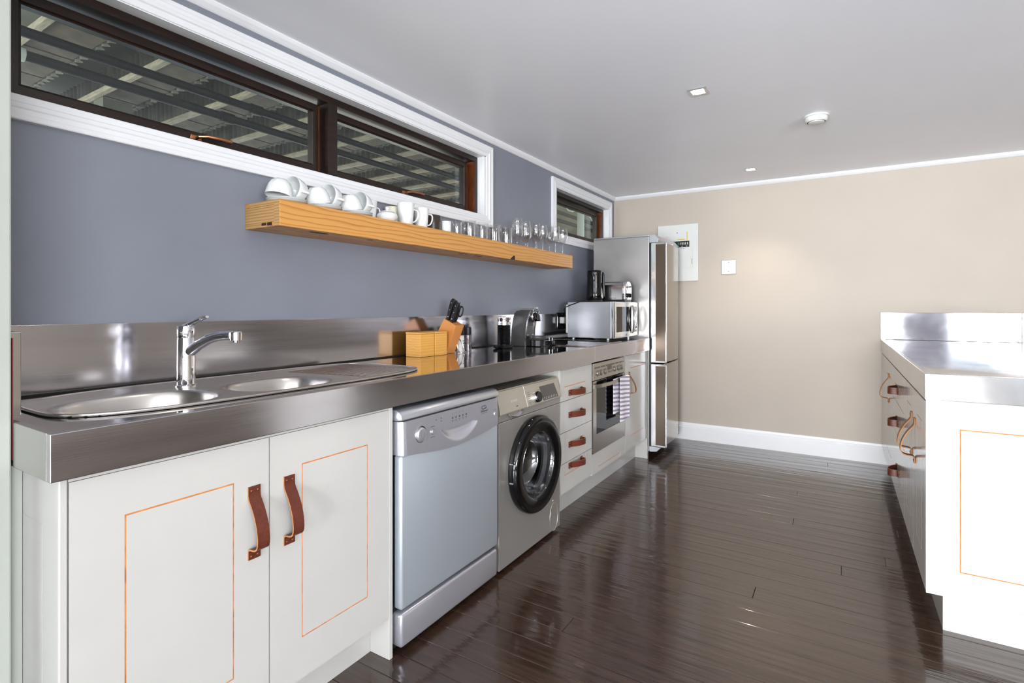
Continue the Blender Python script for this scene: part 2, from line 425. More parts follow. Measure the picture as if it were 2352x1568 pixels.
# right wall with window opening and rear wall with glazed opening (behind the camera)
b = MB(); wall_cells(b, 6.4, 6.5, [-4.8, -4.4, -.8, BACK+.1], [0, .3, 2.1, CEIL], [(-4.4, -.8, .3, 2.1)]); struct(b.build('wall_right', M['beige']))
b = MB()
for xa, xb, za, zb in ((-.15, .75, 0, CEIL), (2.86, 3.88, 0, 2.25), (6.25, 6.5, 0, CEIL), (.75, 6.25, 2.25, CEIL)): b.box(xa, xb, -4.8, -4.7, za, zb)
b.box(-.15, 1.15, -1.32, -1.2, 0, CEIL)  # added unseen stub, keeps rear light off the left cabinet end
struct(b.build('wall_rear_and_shade_stub', M['rear']))
def door_frame(name, mtx, u0, u1, v0, v1, n):
    b = MB(); t = .07
    b.box(u0, u1, v1-t, v1, 0, .06); b.box(u0, u1, v0, v0+t*.7, 0, .06)
    for i in range(n+1):
        u = u0 + (u1-u0-t)*i/n; b.box(u, u+t, v0, v1, 0, .06)
    return struct(b.build(name, M['white'], mtx=mtx))
RM = Matrix(((-1, 0, 0, 0), (0, 0, 1, -4.69), (0, 1, 0, 0), (0, 0, 0, 1)))
door_frame('door_1', RM, -2.86, -.75, 0.02, 2.25, 2)
door_frame('door_2', RM, -6.25, -3.88, 0.02, 2.25, 2)
door_frame('window_3', FXn(6.42), .8, 4.4, .3, 2.1, 2)
# cornice, baseboard
def quarter(r, n=5): return [(0, 0), (r, 0)] + [(r - r*math.sin(PI/2*i/n), -(r - r*math.cos(PI/2*i/n))) for i in range(1, n)] + [(0, -r)]
b = MB(); b.prism([(x, CEIL+z) for x, z in [(0, 0), (.03, 0), (.03, -.006), (.024, -.016), (.012, -.028), (.006, -.032), (0, -.032)]], .393, BACK, 'y'); struct(b.build('trim_1', M['white']))
b = MB(); b.prism([(BACK-x, CEIL+z) for x, z in [(0, 0), (.03, 0), (.03, -.006), (.024, -.016), (.012, -.028), (.006, -.032), (0, -.032)]], .0, 6.4, 'x'); struct(b.build('trim_2', M['white']))
b = MB(); b.prism([(BACK, FZ), (BACK-.018, FZ), (BACK-.018, FZ+.112), (BACK-.014, FZ+.118), (BACK-.014, FZ+.128), (BACK-.009, FZ+.135), (BACK-.006, FZ+.15), (BACK, FZ+.152)], .0, 2.24, 'x')
struct(b.build('baseboard_back', M['white']))

# ---- clerestory windows
def ring(mb, y0, y1, z0, z1, prof):
    """mitred frame: prof = (inset, x) loops"""
    loops = []
    for d, x in prof:
        loops.append([mb.b.verts.new(p) for p in ((x, y0+d, z0+d), (x, y1-d, z0+d), (x, y1-d, z1-d), (x, y0+d, z1-d))])
    for A, B in zip(loops, loops[1:]):
        for i in range(4):
            f = mb.b.faces.new((A[i], A[(i+1) % 4], B[(i+1) % 4], B[i])); f.material_index = mb.mi
    return mb
def clerestory(name, open_, bays, outer, label):
    y0, y1, z0, z1 = open_
    b = MB(); ring(b, y0-.006, y1+.006, z0-.006, z1+.006, [(0, -.13), (0, .001)] )  # liner
    ring(b, y0, y1, z0, z1, [(.0012, -.045), (.0012, .012)])
    root = struct(b.build(name, M['white'], origin=(0, (y0+y1)/2, z0)), label)
    oy0, oy1, oz0, oz1 = outer
    b = MB()
    # casing members with stepped moulding
    prof = [(0, 0), (0, .017), (.012, .021), (.016, .018), (.026, .018), (.030, .022), (.040, .022), (.046, .014), (.0, .0)]
    ring(b, oy0, oy1, oz0, oz1, [(0, 0), (0, .017), (.003, .019), (.014, .0195), (.018, .0165), (.030, .0172), (.034, .0200), (.045, .0205), (.049, .0160), (.068, .0135), (.070, .009), (.070, 0)])
    # inner flat up to the opening
    ww = [y0-(oy0+.07), (oy1-.07)-y1, z0-(oz0+.07), (oz1-.07)-z1]
    b.box(0, .009, oy0+.07, oy1-.07, oz0+.06, z0); b.box(0, .009, oy0+.07, oy1-.07, z1, oz1-.06)
    b.box(0, .009, y1, oy1-.065, oz0+.06, oz1-.06)
    if y0-oy0 > .03: b.box(0, .009, oy0+.065, y0, oz0+.06, oz1-.06)
    b.build('casing', M['white'], root)
    # dark hardwood frame
    n_b = len(bays)-1; b = MB(); fx0, fx1 = -.12, -.042
    b.box(fx0, fx1, y0, y1, z1-.030, z1); b.box(fx0, fx1, y0, y1, z0, z0+.026)
    b.box(fx0, fx1, y0, y0+(.098 if n_b > 1 else .05), z0, z1)
    b.box(fx0, fx1, y1-.028, y1, z0+.026, z1-.03)
    for yb_ in bays[1:-1]: b.box(fx0, fx1, yb_-.025, yb_+.025, z0+.026, z1-.03)
    b.build('window_frame', M['darkwood'], root, bevel=.0015)
    b = MB(); b.box(fx0, fx1-.002, y1-.0295, y1-.0282, z0+.027, z1-.031); b.build('frame_edge', M['redwood'], root)
    n = len(bays)-1
    for i in range(n):
        a = bays[i] + (.05 if i == 0 else .025); c = bays[i+1] - (.028 if i == n-1 else .025)
        a += (.052 if n > 1 else .022) if i == 0 else .004; c -= .014 if i < n-1 else .026
        za, zb = z0+.032, z1-.042
        b = MB(); w_ = .036
        ring(b, a, c, za, zb, [(0, -.118), (0, -.082), (w_-.008, -.082), (w_-.004, -.088), (w_, -.090), (w_, -.118)])
        sash = b.build('sash', M['darkwood'], root)
        b = MB(); b.box(-.106, -.102, a+w_-.003, c-w_+.003, za+w_-.003, zb-w_+.003); b.build('pane', M['pane'], sash)
        b = MB(); b.box(-.0819, -.0805, c-.010, c-.002, za+.004, zb-.004); b.build('amber_edge', M['redwood'], sash)
        if name == 'window_1':
            yc = 1.07 if i == 0 else 2.15
            b = MB(); zz = za+.012
            b.tube([(-.080, yc-.05, zz-.004), (-.066, yc-.045, zz+.002), (-.052, yc-.02, zz+.006), (-.044, yc+.02, zz+.006), (-.042, yc+.06, zz+.005)], [.005, .006, .006, .0075, .008], 10)
            b.box(-.082, -.076, yc-.07, yc-.03, zz-.008, zz+.008, .002)
            b.build('handle', M['copper'], sash, smooth=True)
    return root
clerestory('window_1', W1, [W1[0], 1.597, W1[1]], (.335+.062, 2.805, 1.733, 2.243), 'long clerestory window of two dark-framed panes above the shelf')
clerestory('window_2', W3, [W3[0], W3[1]], (3.632, 4.875, 1.740, 2.240), 'small dark-framed clerestory window above the fridge')

# ------------------------------------------------------------------ outside, seen through the clerestory
OX0, OX1 = -4.2, -.16
b = MB(); b.box(OX0-.1, OX1, -1.5, 9.0, -.1, 0); o = b.build('outside_ground', M['conc']); struct(o)
b = MB(); b.box(OX0-.1, OX0, 4.4, 9.0, 0, 3.15); struct(b.build('outside_wall', M['outwall']))
b = MB(); b.box(OX0-.1, OX1, -1.5, 9.0, 3.16, 3.2); deck = struct(b.build('trim_3', M['conc']))
bp = .555
ORD = ('first', 'second', 'third', 'fourth', 'fifth', 'sixth', 'seventh', 'eighth', 'ninth', 'tenth')
for i in range(0, 10):
    yb_ = 1.04 + bp*i
    b = MB(); b.box(OX0, OX1-.02, yb_, yb_+.032, 2.70, 2.735)
    tag(b.build('timber_joist', M['beam']), 'pale timber batten under the deck outside, %s from the left through the windows' % ORD[i], 'joist', 'timber joists outside')
    for j in range(16):
        b = MB(); xa = OX1-.05-.24*j
        if xa-.24 < OX0: continue
        b.box(xa-.232, xa, yb_+.043, yb_+.30, 2.748+.004*(j % 2), 2.765)
        b.build('soffit_board', M['soffit'], deck)
    b = MB(); n = 640
    V0 = []; V1 = []
    for q in range(n+1):
        x = OX0 + (OX1-.02-OX0)*q/n; dz = .016*math.sin(q*2*PI/12)
        V0.append(b.b.verts.new((x, yb_+.32+dz*.9, 2.735))); V1.append(b.b.verts.new((x, yb_+.31+dz*.9, 3.15)))
    for q in range(n): b.b.faces.new((V0[q], V0[q+1], V1[q+1], V1[q]))
    b.build('corrugated_sheet', M['corr'], deck, smooth=True, angle=80)
for nm, z, lab in (('drain_pipe', 2.577, 'upper black drain pipe running outside the clerestory windows'), ('drain_pipe', 2.462, 'lower black drain pipe running outside the clerestory windows')):
    b = MB(); b.tube([(-1.5, -1.2 if z > 2.5 else .942, z), (-1.5, 8.6, z)], .026, 16)
    yc = 2.15 if z > 2.5 else 1.95
    b.tube([(-1.5, yc-.04, z), (-1.5, yc+.04, z)], .033, 16); b.tube([(-1.5, 5.0, z), (-1.5, 5.08, z)], .033, 16)
    tag(b.build(nm, M['pipe'], smooth=True), lab, 'pipe')
b = MB(); b.tube([(-1.5, -1.2, 2.462), (-1.5, 0.94, 2.462)], .033, 16); tag(b.build('white_pipe', M['whitepipe'], smooth=True), 'short white pipe joined to the lower black pipe outside', 'pipe')
b = MB(); b.box(-2.6, -2.45, 1.62, 1.80, 0, 2.69); tag(b.build('concrete_post', M['conc']), 'pale concrete post outside the left clerestory pane', 'post')
b = MB(); b.box(-2.3, -2.2, 6.0, 9.0, 0, 2.58); o = b.build('outside_screen_wall', M['outwall']); struct(o)
b = MB(); b.tube([(-1.1, 6.6, 0), (-1.1, 6.6, 2.56)], .05, 14); vp = tag(b.build('vent_pipe', M['whitepipe'], smooth=True), 'pale vertical pipe outside the small window above the fridge', 'pipe')
b = MB(); b.tube([(-.9, 5.2+.12*i, 2.52+.07*math.sin(i*.9)-.01*i) for i in range(12)], .008, 6); b.build('cable', M['whitepipe'], vp, smooth=True)
area('outside_daylight', (-2.3, -1.3, 1.3), (R(90), 0, 0), 3.2, 2.0, 60, (0.95, 1.0, .86))
area('outside_fill_side', (-4.1, 5.6, 1.2), (R(90), 0, R(-90)), 3.0, 1.6, 34, (1, 1, .95))  # added fill lamp in front of the outside wall, out of view
b = MB(); b.box(OX0, OX1, 8.7, 8.8, 0, 3.15); struct(b.build('outside_wall', M['outwall']))

# ------------------------------------------------------------------ left worktop, splashback, sink, tap
wt = thing('worktop', (.3, 2.2, .885), 'long stainless steel worktop with deep front edge along the blue wall', 'worktop')
HX0, HX1, HY0, HY1 = .225, .52, .475, 1.215
YE = 4.145
b = MB()
BOWLS = [(.370, .650, .138, .178, 2.5, .150), (.385, 1.035, .124, .155, 2.9, .120)]
def bowl_x(y):
    r = [(bx-a_*1.0*max(0, 1-abs((y-by)/b_)**p_)**(1/p_), bx+a_*max(0, 1-abs((y-by)/b_)**p_)**(1/p_)) for bx, by, a_, b_, p_, d_ in BOWLS if abs(y-by) < b_]
    return r[0] if r else None
ys_ = [.396]
for bx, by, a_, b_, p_, d_ in BOWLS: ys_ += [by-b_+2*b_*i/16 for i in range(17)]
ys_ = sorted(ys_ + [YE])
for ya, yb in zip(ys_, ys_[1:]):
    lo, hi = bowl_x(ya), bowl_x(yb); mid = bowl_x((ya+yb)/2)
    if mid is None or yb-ya > .1: b.box(.001, .606, ya, yb, .962, .980); continue
    c_ = [q for q in (lo, hi, mid) if q]
    xa_, xb_ = min(q[0] for q in c_), max(q[1] for q in c_)
    b.box(.001, xa_, ya, yb, .962, .980); b.box(xb_, .606, ya, yb, .962, .980)
b.build('top_sheet', M['steel_top'], wt)
b = MB(); b.box(.59, .610, .394, 3.050, .886, .9805, .0018); b.build('front_edge', M['steel_front'], wt)
b = MB(); b.box(.59, .610, 3.051, YE, .886, .9805, .0018); b.build('front_edge', M['steel_front'], wt)
b = MB(); b.box(.406, .5895, .394, .412, .886, .9805, .0015); b.build('end_edge', M['steel_v'], wt)
b = MB(); b.box(.387, .4045, .3942, .3956, .90, 1.16); b.build('sealant_or_shadow_strip', M['red'], wt)
sp = thing('splashback', (0, 2.2, .98), 'brushed steel splashback strip behind the long worktop', 'splashback')
b = MB(); b.box(.001, .011, .418, YE, .9855, 1.177, .0008); b.build('back_strip', M['steel'], sp)
b = MB(); b.box(.001, .010, .418, YE, .9804, .9853); b.build('sealant_or_shadow_strip', mat('gap_shadow_dark', (28, 22, 18), .6), sp)  # dark strip paints the shadow line in the gap below the splashback
b = MB(); b.box(.012, .376, .3945, .4165, .985, 1.172, .0015); b.build('end_strip', M['steel_v'], sp)

def build_sink():
    root = thing('sink', (.305, 1.03, .98), 'inset steel sink with two bowls and ribbed drainer', 'sink')
    cx, cy, ax, ay = .305, 1.03, .232, .575
    def inside(x, y):
        n = 2.5 if y < cy - .25 else (5.5 if y > cy+.2 else 9)
        return (abs((x-cx)/ax)**n + abs((y-cy)/ay)**n)
    def outline(N=160):
        pts = []
        for i in range(N):
            t = 2*PI*i/N; c_, s_ = math.cos(t), math.sin(t)
            n = 3.8 if s_ < 0 else 5.0
            # blend exponent around the long sides
            k = (abs(c_)**n + abs(s_)**n)**(-1/n)
            pts.append((cx + ax*c_*k, cy + ay*s_*k))
        return pts
    out = outline()
    bowls = BOWLS
    def zf(x, y):
        z = .9862
        for bx, by, a_, b_, p_, d_ in bowls:
            r = (abs((x-bx)/a_)**p_ + abs((y-by)/b_)**p_)**(1/p_)
            if r < 1.12:
                t = max(0, min(1, (1.02-r)/.34)); t = t*t*(3-2*t)
                z = z - d_*t - .0016*max(0, min(1, (1.12-r)/.1))
        ysr = 1.222+.22*(x-.14)
        if ysr-.02 < y < 1.580 and .115 < x < .505:
            e = max(0, min((y-ysr+.02)/.02, (1.580-y)/.02, (x-.115)/.015, (.505-x)/.015, 1)); e = e*e*(3-2*e)
            z -= .0042*e
            if .135 < x < .49 and y > ysr:
                e2 = max(0, min((y-ysr)/.02, (1.560-y)/.015, 1)); q = ((x-.135)/.0254) % 1.0
                z += .0050*e2*max(0, math.cos((q-.5)*2*PI))**2
        return z
    # radial-free approach: structured grid mapped from square to outline
    b = MB(); NX, NY = 176, 330; g = []
    def maps(s_, t_):
        # s in -1..1 across, t in -1..1 along
        y = cy + ay*t_
        n = 3.8 if t_ < 0 else 5.0
        hw = ax*max(0, 1-abs(t_)**n)**(1/n)
        return cx + hw*s_, y
    for j in range(NY+1):
        t_ = -1+2*j/NY; t_ = math.sin(t_*PI/2)*.35+t_*.65
        row = []
        for i in range(NX+1):
            x, y = maps(-1+2*i/NX, max(-1, min(1, t_)))
            row.append(b.b.verts.new((x, y, zf(x, y))))
        g.append(row)
    for j in range(NY):
        for i in range(NX):
            try: b.b.faces.new((g[j][i], g[j][i+1], g[j+1][i+1], g[j+1][i]))
            except ValueError: pass
    b.build('basin', M['sink'], root, smooth=True, angle=180)
    b = MB(); pts = [(x, y, .9845) for x, y in out]; b.tube(pts+[pts[0], pts[1]], .0042, 8, cap=False); b.build('rim', M['sink'], root, smooth=True)
    for bx, by, dz in ((.370, .650, .150), (.385, 1.035, .120)):
        b = MB(); z0 = .9862-dz-.0016
        b.lathe([(0, z0+.001), (.012, z0+.001), (.02, z0+.004), (.042, z0+.004), (.045, z0+.001)], (bx, by, 0), 28); b.build('drain', M['chrome'], root, smooth=True)
    return root
build_sink()

tap = thing('tap', (.205, .845, .986), 'chrome single-lever mixer tap standing behind the bowls', 'tap')
b = MB(); b.lathe([(0, 0), (.029, 0), (.029, .003), (.0255, .006), (.0245, .145), (.0238, .1465), (.0238, .148), (.0245, .1495), (.0245, .181), (.0225, .184), (0, .184)], (.205, .845, .986), 40)
b.build('body', M['chrome'], tap, smooth=True)
d = Vector((.19, .05, 0)).normalized(); e = Vector((-d.y, d.x, 0))
base = Vector((.205, .845, 0))
def tp(r, z, off=0): p = base + d*r + e*off; return (p.x, p.y, z)
b = MB(); path = [tp(.0, 1.080), tp(.02, 1.094), (tp(.05, 1.113)), tp(.085, 1.129), tp(.12, 1.139), tp(.155, 1.143), tp(.178, 1.143)]
b.tube(path, [.0155, .0155, .015, .0145, .014, .0135, .0135], 16, flat=1.15); b.build('spout', M['chrome'], tap, smooth=True)
c_ = tp(.19, 0); b = MB(); b.lathe([(0, 1.122), (.011, 1.122), (.012, 1.128), (.0165, 1.129), (.0165, 1.152), (.014, 1.155), (0, 1.155)], (c_[0], c_[1], 0), 24); b.build('aerator', M['chrome'], tap, smooth=True)
b = MB(); b.tube([tp(-.006, 1.166), tp(.02, 1.176), tp(.05, 1.188), tp(.072, 1.196), tp(.082, 1.197)], [.008, .0085, .0075, .0065, .004], 12, flat=1.6); b.build('lever', M['chrome'], tap, smooth=True)
b = MB(); b.lathe([(0, 0), (.0022, 0), (.0022, .001), (0, .001)], tp(.0245, 1.152), 10, 'x'); b.build('screw_cover', M['blk_m'], tap)

# ------------------------------------------------------------------ painted fronts with routed grooves, leather pulls
GW = .0036
def front(parent, name, F, u0, u1, v0, v1, gu=(), gv=(), urange=None, vrange=None, t=.018, label=None):
    """slab with routed lines. gu: u positions of vertical lines (limited to vrange), gv: v positions of horizontal lines (limited to urange)"""
    us = sorted(set([u0, u1] + [x for g in gu for x in (g-GW/2, g+GW/2)] + ([max(u0, urange[0]-GW/2), min(u1, urange[1]+GW/2)] if urange else [])))
    vs = sorted(set([v0, v1] + [x for g in gv for x in (g-GW/2, g+GW/2)] + ([max(v0, vrange[0]-GW/2), min(v1, vrange[1]+GW/2)] if vrange else [])))
    b = MB(); gqs = {}
    for ua, ub in zip(us, us[1:]):
        for va, vb in zip(vs, vs[1:]):
            if ub-ua < 1e-6 or vb-va < 1e-6: continue
            um, vm = (ua+ub)/2, (va+vb)/2
            isg = (any(abs(um-g) < GW/2 for g in gu) and (vrange is None or vrange[0]-GW/2 <= vm <= vrange[1]+GW/2)) or \
                  (any(abs(vm-g) < GW/2 for g in gv) and (urange is None or urange[0]-GW/2 <= um <= urange[1]+GW/2))
            if isg: gqs.setdefault(0 if gv else round(um, 3), MB()).box(ua, ub, va, vb, -.006, -.0016)
            else: b.box(ua, ub, va, vb, -.006, 0)
    b.box(u0, u1, v0, v1, -t, -.0062)
    o = b.build(name, M['cab'], parent, mtx=F)
    if label: o['label'] = label
    for gq in gqs.values(): gq.build('groove', M['groove'], o, mtx=F)
    return o
PATH = [(0, .0025), (.022, .0025), (.034, .006), (.052, .018), (.075, .030), (.10, .039), (.125, .0435), (.145, .043), (.156, .036), (.160, .024), (.161, .012), (.164, .005), (.170, .0027), (.19, .0027)]
def densify(p):
    q = []
    for i in range(len(p)-1):
        p0, p1, p2, p3 = p[max(0, i-1)], p[i], p[i+1], p[min(len(p)-1, i+2)]
        for s_ in (0, .5):
            t = s_; q.append(tuple(.5*((2*p1[k]) + (-p0[k]+p2[k])*t + (2*p0[k]-5*p1[k]+4*p2[k]-p3[k])*t*t + (-p0[k]+3*p1[k]-3*p2[k]+p3[k])*t**3) for k in (0, 1)))
    q.append(p[-1]); return q
def pull(parent, F, u, v, vertical=True, L=.19, width=.034, bulge=1.0):
    """leather strap pull; (u,v)= top centre (vertical) or left centre (horizontal)"""
    P = densify([(a*L/.19, w_*bulge if w_ > .004 else w_) for a, w_ in PATH])
    b = MB(); b.ribbon(P, -width/2, width/2, .0038)
    if vertical: m = F @ T(u, v, 0) @ Matrix(((1, 0, 0, 0), (0, -1, 0, 0), (0, 0, 1, 0), (0, 0, 0, 1)))
    else: m = F @ T(u, v, 0) @ Matrix(((0, 1, 0, 0), (1, 0, 0, 0), (0, 0, 1, 0), (0, 0, 0, 1)))
    b.build('handle', [M['leather'], M['leather_edge']], parent, mtx=m)
    for a in (.011, L-.009):
        for s_ in (-.009, .009):
            b = MB(); b.lathe([(.0032, 0), (.0028, .0012), (.0012, .002), (0, .0021)], (s_, a, .0047), 10); b.build('rivet', M['copper'], parent, mtx=m, smooth=True)
LF = FX(.590)
# sink cabinet
sc = thing('sink_cabinet', (.3, .87, FZ), 'white sink cabinet with two doors and brown leather strap handles', 'cabinet')
b = MB(); b.box(.02, .568, .4165, .432, FZ, .884); side = b.build('side_panel', M['cab'], sc)
front(sc, 'side_face', FYn(.4160), .386, .5675, FZ, .884, gu=(.497,), gv=(.778,), urange=(.386, .497), vrange=(.0, .778), t=.0062)
b = MB(); b.box(.562, .590, .4135, .4290, FZ, .884, .003); b.build('corner_post', M['cab'], sc)
d1 = front(sc, 'door', LF, .4305, .8655, .163, .8745, gu=(.529, .768), gv=(.282, .777), urange=(.529, .768), vrange=(.282, .777))
d2 = front(sc, 'door', LF, .8690, 1.3115, .163, .8745, gu=(.970, 1.2155), gv=(.282, .777), urange=(.970, 1.2155), vrange=(.282, .777))
pull(d1, LF, .822, .757); pull(d2, LF, .926, .756)
b = MB(); b.box(.02, .5915, 1.3125, 1.3285, FZ, .8845, .0012); b.build('end_panel', M['cab'], sc)
b = MB(); b.box(.485, .500, .432, 1.3120, FZ, .17); b.build('plinth', M['cab'], sc)
b = MB(); b.box(.02, .568, .433, 1.312, .165, .18); b.build('floor_panel', M['cab'], sc)
b = MB(); b.box(.24, .385, .3945, .4155, FZ, .884); b.build('filler_strip', M['nearwall'], sc)

b = MB(); b.box(.570, .5885, .4295, 1.3115, .8755, .8850); b.build('top_rail', M['cab'], sc)
# dishwasher
dw = thing('dishwasher', (.3, 1.64, FZ), 'silver dishwasher with curved control panel beside the sink cabinet', 'dishwasher')
DF = FX(.617)
b = MB(); b.box(.03, .575, 1.347, 1.948, .035, .866); b.build('body', M['blk_m'], dw)
b = MB(); b.box(.578, .617, 1.3445, 1.950, .178, .712, .010, 3); b.build('door', M['silver_door'], dw, smooth=True)
b = MB(); b.box(.560, .615, 1.346, 1.950, .045, .163, .012, 3); b.build('kick_plate', M['silver_d'], dw, smooth=True)
b = MB()
NU, NV = 130, 34; g = []
ua, ub = 1.344, 1.9515; vt = .829
for j in range(NV+1):
    row = []
    for i in range(NU+1):
        s_ = i/NU; u = ua+(ub-ua)*s_
        vb = .7125 - .0275*math.sin(PI*s_)**1.2
        v = vb+(vt-vb)*j/NV
        e = min(s_, 1-s_)*(ub-ua); w_ = .006
        if e < .02: w_ -= .016*(1-math.sqrt(max(0, 1-((.02-e)/.02)**2)))
        w_ -= .004*(j/NV)**2
        q = (u-1.672)/.114
        if abs(q) < 1:
            vh = .760; low = vh - .060*(1-q*q)**.75
            if v < vh and v > low:
                f = (v-low)/(vh-low); w_ -= .024*math.sin(min(1, f*1.15)*PI/2)**1.5*(1-q*q)**.5
        row.append(b.b.verts.new((u, v, w_)))
    g.append(row)
for j in range(NV):
    for i in range(NU): b.b.faces.new((g[j][i], g[j][i+1], g[j+1][i+1], g[j+1][i]))
bnd = [g[0][i] for i in range(NU+1)] + [g[j][NU] for j in range(1, NV+1)] + [g[NV][i] for i in range(NU-1, -1, -1)] + [g[j][0] for j in range(NV-1, 0, -1)]
bk = [b.b.verts.new((v.co.x, v.co.y, -.04)) for v in bnd]
for i in range(len(bnd)): j = (i+1) % len(bnd); b.b.faces.new((bnd[i], bnd[j], bk[j], bk[i]))
cp = b.build('control_panel', M['silver_d'], dw, mtx=DF, smooth=True, angle=38)
b = MB(); b.prism([(.03, .832), (.600, .832), (.619, .834), (.6195, .842), (.616, .853), (.606, .863), (.590, .869), (.03, .870)], 1.3435, 1.9525, 'y', .003); b.build('lid', M['silver'], dw, smooth=True, angle=30)
def knob(parent, F, u, v, r, name, m, w0=0.006, h=.006, ringm=None):
    b = MB(); b.lathe([(r, w0-.003), (r, w0+h*.6), (r*.85, w0+h), (0, w0+h*1.15)], (u, v, 0), 32); o = b.build(name, m, parent, mtx=F, smooth=True)
    if ringm:
        b = MB(); b.lathe([(r*1.28, w0-.003), (r*1.22, w0+.0012), (r*1.06, w0+.0004), (r*1.04, w0-.003)], (u, v, 0), 32); b.build('bezel', ringm, parent, mtx=F, smooth=True)
    return o
knob(cp, DF, 1.4385, .770, .0245, 'program_knob', M['silver'], .005, .008, M['alu'])
knob(cp, DF, 1.502, .767, .0085, 'button', M['silver'], .005, .005, M['alu'])
knob(cp, DF, 1.918, .763, .0095, 'button', M['silver'], .004, .006, M['alu'])
for (u, v) in ((1.524, .806), (1.553, .808), (1.553, .797)):
    b = MB(); b.lathe([(.0022, .002), (.0022, .0045), (0, .0047)], (u, v, 0), 10); b.build('indicator', M['print'], cp, mtx=DF)
for i in range(5):
    u = 1.622+.022*i; m_ = DF @ T(u, 0, .0035)
    b = MB(); b.lathe([(.0012, 0), (.0012, .001), (0, .001)], (0, .812, 0), 8)
    if i % 2 == 0: b.box(-.004, .004, .793, .800, 0, .0008, .001, 1)
    else: b.box(-.002, .002, .792, .801, 0, .0008); b.box(-.006, -.004, .794, .799, 0, .0008)
    b.box(-.006, .006, .7855, .7872, 0, .0008); b.box(-.004, .004, .7815, .7828, 0, .0008)
    b.build('program_symbol', M['print'], cp, mtx=m_)
b = MB()
for i in range(33):
    pass
N_ = 28; a_ = []
for i in range(N_):
    t = 2*PI*i/N_; a_.append((1.834+.017*math.copysign(abs(math.cos(t))**.55, math.cos(t)), .8035+.0075*math.copysign(abs(math.sin(t))**.7, math.sin(t))))
b.prism([(p[0], p[1]) for p in a_], .0042, .0050, 'z'); b.build('badge', M['print'], cp, mtx=DF)
text('DEFY', 'lettering', M['silver'], cp, .0115, DF @ T(1.834, .8035, .0055), bold=.0003)
text('Dishmaid', 'lettering', M['print'], cp, .0135, DF @ T(1.834, .7885, .0046), font_shear=.3)
b = MB(); b.box(1.812, 1.856, .7785, .7798, .004, .0048); b.build('small_print', M['print'], cp, mtx=DF)
b = MB(); b.box(1.492, 1.512, .7855, .7867, .005, .0064); b.box(1.490, 1.514, .7470, .7482, .005, .0066); b.box(1.911, 1.926, .7795, .7805, .003, .0050); b.build('small_print', M['print'], cp, mtx=DF)
b = MB(); b.box(.40, .60, 1.80, 1.803, .870, .8715); b.build('lid_clip', M['alu'], dw)

# washing machine
wm = thing('washing_machine', (.3, 2.29, FZ), 'grey front-loading washing machine with round black door', 'washing machine')
YA, YB = 1.983, 2.588; WX = .600; WF = FX(WX)
b = MB(); b.box(.04, .575, YA+.001, YA+.012, .04, .8420); b.box(.04, .575, YB-.012, YB-.001, .04, .8420); b.box(.04, .05, YA+.0125, YB-.0125, .04, .8420); b.box(.0505, .575, YA+.0125, YB-.0125, .04, .05); b.build('body', M['wash'], wm)
cyw, czw, rh = 2.290, .453, .205
# front sheet with a round opening
b = MB(); n = 72; outer = []; inner = []; back = []
v0_, v1_ = .038, .7035
for i in range(n):
    a = 2*PI*i/n; c_, s_ = math.cos(a), math.sin(a)
    ks = []
    if c_ > 1e-9: ks.append((YB-cyw)/c_)
    if c_ < -1e-9: ks.append((YA-cyw)/c_)
    if s_ > 1e-9: ks.append((v1_-czw)/s_)
    if s_ < -1e-9: ks.append((v0_-czw)/s_)
    k_ = min(ks); outer.append((cyw+c_*k_, czw+s_*k_)); inner.append((cyw+c_*rh, czw+s_*rh))
corners = [(YA, v0_), (YB, v0_), (YB, v1_), (YA, v1_)]
for cn in corners:
    j = min(range(n), key=lambda q: (outer[q][0]-cn[0])**2+(outer[q][1]-cn[1])**2); outer[j] = cn
O = [b.b.verts.new((p[0], p[1], 0)) for p in outer]; I = [b.b.verts.new((p[0], p[1], 0)) for p in inner]
O2 = [b.b.verts.new((p[0], p[1], -.024)) for p in outer]; I2 = [b.b.verts.new((p[0], p[1], -.024)) for p in inner]
for i in range(n):
    j = (i+1) % n
    b.b.faces.new((O[i], O[j], I[j], I[i])); b.b.faces.new((O[i], O2[i], O2[j], O[j])); b.b.faces.new((I[i], I[j], I2[j], I2[i]))
b.build('front_sheet', M['wash'], wm, mtx=WF, bevel=.003)
# fascia
b = MB(); b.prism([(.50, .8445), (.577, .8445), (.583, .841), (.610, .744), (.609, .7385), (.56, .7385)], YA, 2.222, 'y', .0015); fd = b.build('detergent_drawer', M['wash_p'], wm)
b = MB(); b.prism([(.50, .8445), (.577, .8445), (.583, .841), (.610, .744), (.609, .7385), (.56, .7385)], 2.224, YB, 'y', .0015); fp = b.build('control_panel', M['wash_p'], wm)
b = MB(); b.box(.04, .58, YA, YB, .8425, .8475, .002); b.build('top_plate', M['wash_p'], wm)
b = MB(); b.box(.56, .597, YA, YB, .7055, .7375, .001); b.build('lower_strip', M['wash'], wm)
b = MB(); b.lathe([(.0, -.004), (.035, -.002), (.052, .004), (.062, .0105), (.066, .0105), (.062, .005), (.05, -.001), (0, -.006)], (2.118, .0, 0), 32)
b.b.transform(Matrix.Scale(.42, 4, (0, 1, 0))); b.b.transform(T(0, .736, 0))
bmesh.ops.bisect_plane(b.b, geom=b.b.verts[:]+b.b.edges[:]+b.b.faces[:], plane_co=(0, .7365, 0), plane_no=(0, 1, 0), clear_outer=True)
b.build('drawer_grip', M['alu'], wm, mtx=FX(.596), smooth=True)
